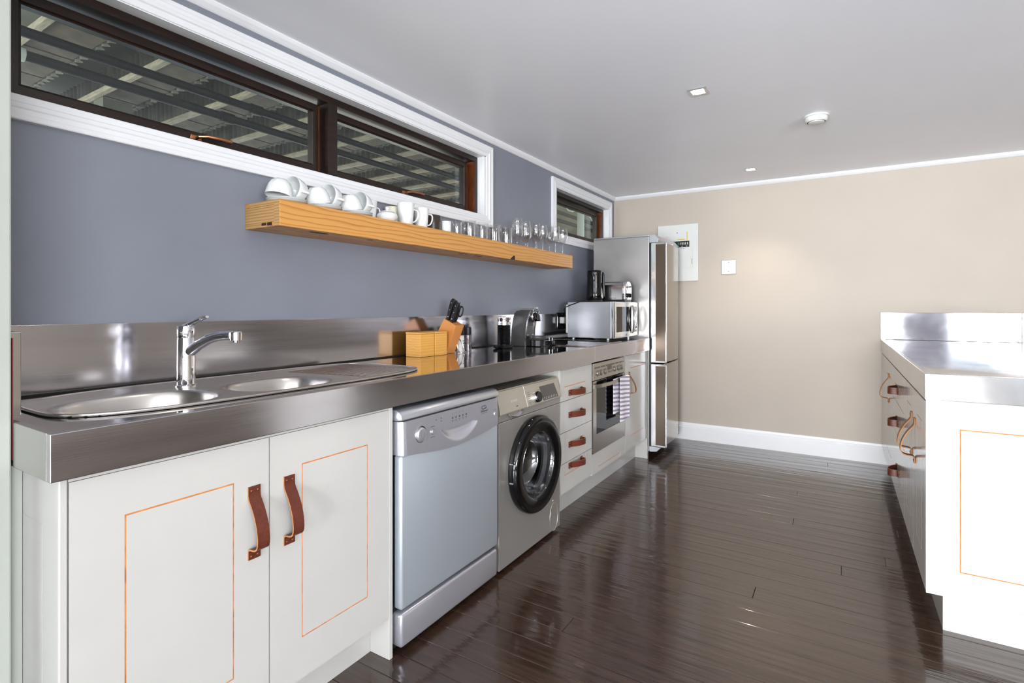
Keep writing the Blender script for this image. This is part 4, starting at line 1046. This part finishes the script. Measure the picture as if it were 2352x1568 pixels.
# ------------------------------------------------------------------ fridge
fg = thing('fridge_freezer', (.33, 4.49, FZ), 'tall stainless steel fridge freezer between the worktop and the beige wall', 'fridge')
FY0, FY1 = 4.190, 4.790
b = MB(); b.box(.115, .594, FY0, FY1, .068, 1.797, .003); b.build('cabinet', M['fr_side'], fg)
b = MB(); b.prism([(.5945, 1.745), (.66, 1.745), (.672, 1.772), (.640, 1.808), (.5945, 1.8095)], FY0+.001, FY1-.001, 'y', .002); b.build('top_cap', M['silver'], fg)
b = MB(); b.box(.118, .5940, FY0+.001, FY1-.001, 1.7975, 1.811, .003); b.build('top_sheet', M['silver'], fg)
b = MB(); b.box(.5945, .611, FY0+.008, FY1-.008, .085, 1.744); b.build('gasket', M['blk_m'], fg)
def fdoor(z0, z1):
    N_ = 14; pts = [(.612, FY0)]
    pts += [(.655, FY0)]
    pts += [(.690, FY0+.012)]
    for i in range(N_+1):
        s_ = i/N_; y = FY0+.035+(FY1-FY0-.035)*s_; x = .686+.024*math.sin(PI*min(1, .22+s_*.78))-.030*max(0, s_-.75)**2*16*.6
        pts.append((x, y))
    pts += [(.612, FY1)]
    b = MB(); b.prism(pts, z0, z1, 'z', .002); dr = b.build('door', M['fr_door'], fg, smooth=True, angle=25)
    # vertical aluminium grip with recessed tinted panel
    b = MB(); b.box(.6125, .648, FY0-.004, FY0-.0005, z0+.001, z1-.001, .001); b.box(.724, .736, FY0-.006, FY0+.010, z0+.004, z1-.004, .003)
    b.box(.6485, .7235, FY0-.005, FY0-.0005, z1-.016, z1-.002, .001); b.box(.6485, .7235, FY0-.005, FY0-.0005, z0+.002, z0+.014, .001)
    b.build('grip_frame', M['alu'], dr)
    b = MB(); b.box(.6485, .7235, FY0-.002, FY0-.0003, z0+.0145, z1-.0165); b.build('grip_panel', M['bronze'], dr)
    b = MB(); b.prism([(.7235, FY0-.001), (.7235, FY0+.006), (.700, FY0+.016), (.690, FY0+.012), (.6485, FY0)], z0+.003, z1-.003, 'z'); b.build('grip_back', M['fr_door'], dr)
    return dr
fdoor(.785, 1.743); fdoor(.115, .773)
b = MB(); b.prism([(.5945, .0845), (.5945, .112), (.69, .112), (.655, .075), (.60, .068)], FY0+.001, FY1-.02, 'y', .002); b.build('bottom_trim', M['silver'], fg)
b = MB(); b.box(.645, .674, FY1-.19, FY1-.03, 1.7445, 1.775, .002); b.build('hinge_cover', M['silver'], fg)
for x_, y_ in ((.16, FY0+.05), (.16, FY1-.05), (.565, FY0+.03), (.565, FY1-.05)):
    b = MB(); b.cyl((x_, y_, FZ+.0003), .016, .047, seg=16); b.build('foot', M['alu'], fg)

# ------------------------------------------------------------------ right-hand cabinets
IX = 2.170; IF = FXn(IX)     # u = -y
def ifront(parent, name, ya, yb, v0, v1, gys=(), gv=(), yr=None, vr=None):
    return front(parent, name, IF, -yb, -ya, v0, v1, gu=tuple(-g for g in gys), gv=gv, urange=(-yr[1], -yr[0]) if yr else None, vrange=vr)
c1 = thing('double_door_cabinet', (2.6, 2.88, FZ), 'white end cabinet with two doors at the near end of the right-hand run', 'cabinet')
front(c1, 'end_face', FYn(2.4800), 2.1705, 2.978, .167, .8845, gu=(2.269, 2.86), gv=(.2665, .782), urange=(2.269, 2.86), vrange=(.2665, .782), t=.016)
b = MB(); b.box(2.19, 2.978, 3.2450, 3.2610, .167, .8845); b.box(2.19, 2.978, 2.4965, 3.2445, .167, .182); b.build('carcass', M['cab'], c1)
da = ifront(c1, 'door', 2.4985, 2.8690, .170, .8745, (2.590, 2.762), (.284, .783), (2.590, 2.762), (.284, .783))
db = ifront(c1, 'door', 2.8725, 3.2605, .170, .8745, (2.985, 3.160), (.284, .783), (2.985, 3.160), (.284, .783))
pull(da, IF, -2.815, .756, True, width=.034, bulge=1.15); pull(db, IF, -2.940, .762, True, width=.034, bulge=1.15)
c2 = thing('three_drawer_cabinet', (2.6, 3.6, FZ), 'white three-drawer cabinet with leather pulls in the right-hand run', 'cabinet')
b = MB(); b.box(2.19, 2.978, 3.9180, 3.9320, .167, .8845); b.box(2.19, 2.978, 3.2625, 3.9175, .167, .182); b.build('carcass', M['cab'], c2)
for i, (za, zb, zh) in enumerate(((.170, .5105, .335), (.5135, .6925, .605), (.6955, .8745, .780))):
    gv = (.284,) if i == 0 else ((.790,) if i == 2 else ())
    dr = ifront(c2, 'drawer', 3.2635, 3.9325, za, zb, (3.385, 3.815), gv, (3.385, 3.815), (.284, .790))
    pull(dr, IF, -3.690, zh-.008, False, L=.19, width=.036, bulge=1.1)
c3 = thing('far_door_cabinet', (2.6, 4.4, FZ), 'white single-door cabinet against the beige wall in the right-hand run', 'cabinet')
b = MB(); b.box(2.19, 2.978, 4.940, 4.9520, .167, .8845); b.box(2.19, 2.978, 3.9340, 4.939, .167, .182); b.build('carcass', M['cab'], c3)
dd = ifront(c3, 'door', 3.9355, 4.560, .170, .8745, (4.05, 4.45), (.284, .783), (4.05, 4.45), (.284, .783))
pull(dd, IF, -4.225, .795, True, width=.034, bulge=1.1)
front(c3, 'filler_panel', IF, -4.953, -4.563, .170, .8745)
b = MB(); b.box(2.226, 2.242, 2.5475, 4.95, FZ, .1665); b.box(2.226, 2.97, 2.531, 2.5470, FZ, .1665); tag(b.build('plinth', M['cab']), 'white recessed plinth under the right-hand cabinets', 'plinth')
w2 = thing('worktop', (2.6, 3.7, .885), 'short stainless steel worktop on the right-hand cabinets', 'worktop')
b = MB(); b.box(2.1835, 2.978, 2.4845, 4.954, .962, .980); b.build('top_sheet', M['steel_top'], w2)
b = MB(); b.box(2.1655, 2.183, 2.4845, 4.955, .886, .9805, .0012); b.build('side_edge', M['steel_v'], w2)
b = MB(); b.box(2.1655, 2.978, 2.4655, 2.484, .886, .9805, .0012); b.build('front_edge', M['steel_v'], w2)
s2 = thing('splashback', (2.57, 4.96, .982), 'short steel splashback on the beige wall behind the right-hand worktop', 'splashback')
b = MB(); b.box(2.1655, 2.964, 4.9555, 4.9695, .982, 1.185, .001); b.build('back_strip', M['steel_r'], s2)
b = MB(); b.box(2.965, 2.978, 2.50, 4.9695, .982, 1.185, .001); b.build('end_strip', M['steel_r'], s2)

# ------------------------------------------------------------------ wall and ceiling fittings
BF = FYn(BACK)
pb = thing('fuse_board', (.62, BACK, 1.46), 'white electrical fuse board on the beige wall beside the fridge', 'fuse board')
b = MB(); b.box(.438, .806, 1.466, 1.990, .0002, .018, .006, 3); b.build('cover', M['white_matt'], pb, mtx=BF)
b = MB(); b.box(.560, .730, 1.779, 1.835, .0182, .0215, .0015); b.build('breaker_strip', M['blk_m'], pb, mtx=BF)
for i, (x_, mm, w_) in enumerate(((.575, 'steel_oven', .006), (.596, 'white_matt', .007), (.628, 'green', .014), (.652, 'print_l', .007), (.666, 'print_l', .007), (.680, 'print_l', .007), (.694, 'print_l', .007), (.712, 'white_matt', .006))):
    b = MB(); b.box(x_, x_+w_, 1.801, 1.822, .0217, .0275, .001); b.build('breaker_switch', M[mm], pb, mtx=BF)
for x_ in (.582, .625, .66, .70): b = MB(); b.box(x_, x_+.012, 1.785, 1.791, .0216, .0220); b.build('small_print', M['print_l'], pb, mtx=BF)
b = MB(); b.box(.622, .690, 1.848, 1.855, .0181, .0186); b.build('sticker', M['yellow'], pb, mtx=BF)
b = MB(); b.box(.706, .713, 1.842, 1.918, .0181, .0186); b.build('sticker', M['yellow'], pb, mtx=BF)
b = MB(); b.box(.472, .530, 1.832, 1.882, .0181, .0186); b.build('sticker', M['pink'], pb, mtx=BF)
b = MB(); b.box(.480, .757, 1.770, 1.7715, .0181, .0188); b.box(.480, .757, 1.590, 1.5915, .0181, .0188); b.box(.757, .7585, 1.59, 1.7715, .0181, .0188); b.build('cover_seam', M['print_l'], pb, mtx=BF)
b = MB(); b.box(.752, .755, 1.620, 1.672, .0181, .0196); b.build('latch', M['print'], pb, mtx=BF)
b = MB(); b.box(.655, .662, 1.764, 1.768, .0181, .0196); b.box(.676, .684, 1.762, 1.767, .0181, .0196); b.build('lock_wire', M['print'], pb, mtx=BF)
for zz in (1.914, 1.522):
    b = MB(); b.lathe([(.0045, .018), (.0035, .0195), (0, .0198)], (.620, zz, 0), 12); b.build('screw', M['print'], pb, mtx=BF)
bp_ = thing('blank_plate', (1.065, BACK, 1.52), 'small square metal blanking plate on the beige wall', 'wall plate')
b = MB(); b.box(1.004, 1.125, 1.520, 1.643, .0002, .006, .0025, 2); b.build('plate', M['white_matt'], bp_, mtx=BF)
b = MB(); ring_uv(b, 1.0035, 1.1255, 1.5195, 1.6435, (.002, .002, .002, .002), .0001, .0065); b.build('edge', M['alu'], bp_, mtx=BF)
for zz in (1.543, 1.622):
    b = MB(); b.lathe([(.0032, .006), (.0025, .0072), (0, .0074)], (1.064, zz, 0), 12); b.build('screw', M['print'], bp_, mtx=BF)
bulb = emit('lit_lamp', (255, 240, 215), 60)
for i, (x_, y_, lb) in enumerate(((1.297, 2.736, 'nearer square recessed downlight, lit, in the ceiling'), (1.305, 4.492, 'far square recessed downlight, lit, by the beige wall'), (1.30, .99, 'square recessed downlight, lit, in the ceiling near the sink'))):
    dl = thing('downlight', (x_, y_, CEIL), lb, 'ceiling light', 'recessed downlights')
    b = MB(); 
    for q in ((-.045, .045, -.045, -.030), (-.045, .045, .030, .045), (-.045, -.030, -.030, .030), (.030, .045, -.030, .030)): b.box(x_+q[0], x_+q[1], y_+q[2], y_+q[3], CEIL-.004, CEIL-.0002, .0008)
    b.build('frame', M['alu'], dl)
    b = MB(); b.lathe([(0, -.0035), (.026, -.003), (.029, -.0004), (0, -.0004)], (x_, y_, CEIL), 24); b.build('lamp', bulb, dl, smooth=True)
sm = thing('smoke_alarm', (1.785, 3.436, CEIL), 'round white smoke alarm on the ceiling', 'smoke alarm')
b = MB(); b.lathe([(0, 0), (.062, 0), (.062, -.008), (.058, -.010), (0, -.010)], (1.785, 3.436, CEIL-.0003), 48); b.build('base', M['white_matt'], sm, smooth=True, angle=40)
b = MB(); b.lathe([(0, -.0105), (.055, -.0105), (.057, -.020), (.054, -.030), (.046, -.036), (.044, -.034), (.041, -.034), (.040, -.040), (.030, -.043), (0, -.044)], (1.785, 3.436, CEIL), 48); b.build('cover', M['white_matt'], sm, smooth=True, angle=50)
for i in range(40):
    a = 2*PI*i/40; b = MB(); b.box(.0415, .0455, -.0012, .0012, -.0375, -.0335); b.build('vent_slot', M['print'], sm, mtx=T(1.785, 3.436, CEIL) @ Matrix.Rotation(a, 4, 'Z'))

# ------------------------------------------------------------------ pine shelf
SZ0, SZ1, SY0, SY1, SX = 1.517, 1.612, 1.158, 3.575, .210
sh = thing('wall_shelf', (.1, 2.36, SZ0), 'long thick pine box shelf on the blue wall', 'shelf')
b = MB(); b.box(SX-.032, SX, SY0, SY1, SZ0, SZ1, .002); b.build('front_board', M['pine'], sh)
b = MB(); b.box(.001, SX-.0325, SY0, SY1, SZ1-.018, SZ1, .001); b.build('top_board', M['pine'], sh)
b = MB(); b.box(.001, SX-.0325, SY0, SY1, SZ0, SZ0+.018, .001); b.build('bottom_board', M['pine'], sh)
b = MB(); b.box(.001, SX-.0325, SY0+.0005, SY0+.03, SZ0+.0185, SZ1-.0185); b.build('end_block', M['pine_end'], sh)
b = MB(); b.box(.001, SX-.0325, SY1-.03, SY1-.0005, SZ0+.0185, SZ1-.0185); b.build('end_block', M['pine_end'], sh)
b = MB(); b.box(.03, SX-.0323, SY0-.0006, SY0-.0001, SZ1-.017, SZ1-.001); b.box(.003, SX-.05, SY0-.0006, SY0-.0001, SZ0+.001, SZ0+.017); b.box(SX-.0318, SX-.001, SY0-.0006, SY0-.0001, SZ0+.002, SZ1-.002); b.build('end_grain', M['pine_end'], sh)
M['knot'] = mat('dark_knot', (52, 32, 20), .7)
b = MB(); b.box(.105, .132, SY0-.0012, SY0+.001, SZ0+.006, SZ0+.0155); b.box(.138, .165, SY0-.0012, SY0+.001, SZ0+.004, SZ0+.0155); b.build('knot', M['knot'], sh)
for (x_, y_, a_, c_) in ((.165, 1.36, .012, .045), (.17, 1.62, .006, .02), (.16, 2.30, .009, .04), (.15, 2.45, .008, .035)):
    b = MB(); b.lathe([(0, -.0008), (1, -.0004), (1, .0003), (0, .0003)], (0, 0, 0), 18); b.b.transform(T(x_, y_, SZ0) @ Matrix.Scale(a_, 4, (1, 0, 0)) @ Matrix.Scale(c_, 4, (0, 1, 0))); b.build('knot', M['knot'], sh)
b = MB(); b.prism([(2.700, SZ0-.0005), (2.755, SZ0-.0005), (2.755, SZ0+.024), (2.735, SZ0+.022)], SX-.004, SX+.0006, 'x'); b.build('knot', M['knot'], sh)

# crockery
def saucer(x, y, z, label):
    r_ = thing('saucer', (x, y, z), label, 'saucer', 'stacked saucers on the shelf')
    b = MB(); b.lathe([(0, 0), (.026, 0), (.030, .001), (.052, .006), (.072, .0105), (.0735, .012), (.072, .0130), (.050, .0085), (.028, .0040), (0, .0035)], (x, y, z), 48); b.build('plate', M['ceramic'], r_, smooth=True, angle=60)
    return r_
def handle_loop(b, r0, z0, z1, out, th=.0036, ear=False):
    pts = []
    n = 12
    for i in range(n+1):
        t = i/n
        z = z1 + (z0-z1)*t
        o = out*math.sin(PI*min(1, t**.75))**.75 if ear else out*math.sin(PI*t)**.7
        pts.append((r0(z)-.0015+o, 0, z + (.006*math.sin(PI*t*2) if ear else 0)))
    b.tube(pts, th, 8, flat=1.25)
def cup_proto():
    r_ = thing('coffee_cup', (0, 0, 0), 'cup', 'cup', 'tipped white coffee cups on the shelf')
    b = MB(); b.lathe([(0, -.030), (.021, -.030), (.023, -.0285), (.033, -.020), (.041, -.004), (.0445, .015), (.0455, .030), (.0448, .0308), (.0435, .030), (.0425, .015), (.039, -.003), (.031, -.017), (.020, -.0265), (0, -.027)], (0, 0, 0), 44); b.build('bowl', M['ceramic'], r_, smooth=True, angle=70)
    b = MB(); handle_loop(b, lambda z: .0445 if z > .0 else .0445-.5*(-z), -.012, .020, .020); b.build('handle', M['ceramic'], r_, smooth=True)
    return r_
cup0 = cup_proto(); first = True
words = ('leftmost', 'middle', 'rightmost')
for i, (yc, xc) in enumerate(((1.252, .118), (1.413, .125), (1.578, .125))):
    saucer(xc, yc, SZ1+.0003, 'lower saucer of the %s stack under the tipped white cups' % words[i])
    saucer(xc, yc, SZ1+.0085, 'upper saucer of the %s stack under the tipped white cups' % words[i])
    zt = SZ1+.0085+.0035
    specs = [((xc+.002, yc-.031, zt+.048), (180-11 if i == 0 else 180+12, 212, 10), 'upside-down white cup on the %s saucer stack' % words[i]),
             ((xc-.004, yc+.048, zt+.0525), (84, -14, 7), 'white cup lying on its side on the %s saucer stack' % words[i])]
    for loc, rot, lab in specs:
        rot = (Matrix.Rotation(R(rot[2]), 4, 'Z') @ Matrix.Rotation(R(rot[0]), 4, 'X') @ Matrix.Rotation(R(rot[1]), 4, 'Z')).to_euler()
        if first: c_ = cup0; first = False; c_.location = loc; c_.rotation_euler = rot; c_['label'] = lab; c_.scale = (1.06,)*3
        else: c_ = dup(cup0, loc, rot, lab)
def mug(x, y, r0, r1, h, m, label, hang=None, name='mug', cat='mug', group=None, ear=True, thk=.0032):
    z = SZ1+.0003
    r_ = thing(name, (x, y, z), label, cat, group)
    b = MB(); b.lathe([(0, 0), (r0*.9, 0), (r0, .002), (r0*.55+r1*.45, h*.45), (r1, h-.001), (r1-.001, h), (r1-thk+.0005, h), (r1-thk, h-.002), (r0*.55+r1*.45-thk, h*.45), (r0-thk, .006), (0, .005)], (x, y, z), 40); b.build('body', m, r_, smooth=True, angle=60)
    if hang is not None:
        b = MB(); handle_loop(b, lambda q: r0+(r1-r0)*q/h, h*.18, h*.76, .026, .0036, ear)
        b.b.transform(T(x, y, z) @ Matrix.Rotation(R(hang), 4, 'Z')); b.build('handle', m, r_, smooth=True)
    return r_
mug(.062, 1.712, .032, .039, .100, M['ceramic'], 'white mug half hidden between the right cup stack and the sugar bowl', 80)
mug(.055, 1.870, .036, .037, .098, M['cream'], 'creamy white mug standing behind the sugar bowl', -150)
sb = thing('sugar_bowl', (.140, 1.752, SZ1), 'squat white sugar bowl with lid and small knob', 'sugar bowl')
b = MB(); b.lathe([(0, 0), (.024, 0), (.030, .003), (.044, .018), (.0475, .029), (.044, .038), (.033, .046), (.030, .047), (0, .047)], (.140, 1.752, SZ1+.0003), 44); b.build('bowl', M['ceramic'], sb, smooth=True)
b = MB(); b.lathe([(.0325, .0475), (.031, .0505), (.018, .054), (.006, .0555), (.0055, .060), (.0085, .0645), (.008, .070), (.004, .0735), (0, .074)], (.140, 1.752, SZ1), 36); b.build('lid', M['ceramic'], sb, smooth=True)
mug(.146, 1.868, .031, .0405, .107, M['ceramic'], 'larger tall white mug next to the sugar bowl', 62)
mug(.146, 1.977, .029, .0375, .100, M['ceramic'], 'second tall white mug, in front of the brown mug', 62)
mug(.118, 2.095, .040, .042, .084, M['brown_cer'], 'dark brown mug on the pine shelf', 200)
mug(.150, 2.165, .025, .027, .062, M['ceramic'], 'small plain white cup right of the brown mug', None, 'small_cup', 'cup')
def glassware(name, prof, x, y, label, cat, group, seg=36):
    z = SZ1+.0004; b = MB(); b.lathe(prof, (x, y, z), seg)
    return tag(b.build(name, M['glass'], smooth=True, angle=60), label, cat, group)
tum = lambda r, h: [(0, 0), (r*.86, 0), (r*.9, .002), (r, h-.0006), (r-.0006, h), (r-.0016, h), (r-.002, h-.001), (r*.9-.003, .010), (0, .009)]
def wine(r, h, st_, f): 
    b0 = st_
    return [(0, 0), (f, 0), (f, .0012), (f*.5, .003), (.0055, .006), (.0036, .014), (.0036, b0*.75), (.0055, b0*.95), (r*.45, b0+.006), (r*.82, b0+.022), (r, b0+.045), (r*.97, b0+(h-b0)*.7), (r*.80, h-.0006), (r*.80-.0006, h), (r*.80-.0012, h-.0006), (r*.97-.0014, b0+(h-b0)*.7), (r-.0014, b0+.045), (r*.8, b0+.024), (r*.42, b0+.0095), (0, b0+.006)]
gm = thing('glass_mug', (.135, 2.275, SZ1), 'small clear glass mug with curved handle left of the tumblers', 'glass mug')
b = MB(); b.lathe(tum(.030, .078), (.135, 2.275, SZ1+.0004), 32); b.build('body', M['glass'], gm, smooth=True, angle=60)
b = MB(); handle_loop(b, lambda q: .029, .016, .068, .024, .0045); b.b.transform(T(.135, 2.275, SZ1) @ Matrix.Rotation(R(70), 4, 'Z')); b.build('handle', M['glass'], gm, smooth=True)
gl = 'glass tumblers on the shelf'
for (x_, y_, r_, h_, lb) in ((.125, 2.400, .038, .102, 'first clear tumbler in the front row, nearest the glass mug'), (.130, 2.518, .037, .102, 'second clear tumbler in the front row from the left'),
                     (.130, 2.640, .038, .104, 'third clear tumbler in the front row from the left'), (.130, 2.782, .040, .106, 'last clear tumbler in the front row, next to the stemmed glasses'),
                     (.045, 2.520, .034, .120, 'leftmost of the three taller tumblers in the back row'), (.045, 2.790, .034, .135, 'middle of the three taller tumblers in the back row'), (.045, 2.900, .034, .135, 'rightmost of the three taller tumblers in the back row')):
    glassware('tumbler', tum(r_, h_), x_, y_, lb, 'glass', gl)
gw = 'stemmed glasses on the shelf'
for (x_, y_, r_, h_, s_, lb) in ((.130, 2.915, .0385, .185, .045, 'short-stemmed beer goblet next to the last tumbler'), (.135, 3.010, .0385, .180, .042, 'second short-stemmed goblet from the left'),
                     (.045, 3.190, .033, .175, .075, 'wine glass in the back row behind the short goblets'), (.120, 3.178, .034, .190, .080, 'front wine glass right of the two goblets'),
                     (.128, 3.262, .035, .190, .080, 'front wine glass in the middle of the right group'), (.045, 3.330, .036, .195, .080, 'back wine glass in the middle of the right group'),
                     (.045, 3.520, .036, .180, .085, 'back wine glass near the right end of the shelf'), (.145, 3.420, .038, .198, .085, 'tall front wine glass, second from the right end'),
                     (.155, 3.520, .038, .192, .085, 'rightmost front wine glass at the shelf end')):
    glassware('wine_glass', wine(r_, h_, s_, .032 if s_ > .05 else .034), x_, y_, lb, 'glass', gw)
for o in bpy.data.objects:
    if o.name.split('.')[0] in SMALL: o['kind'] = 'stuff'
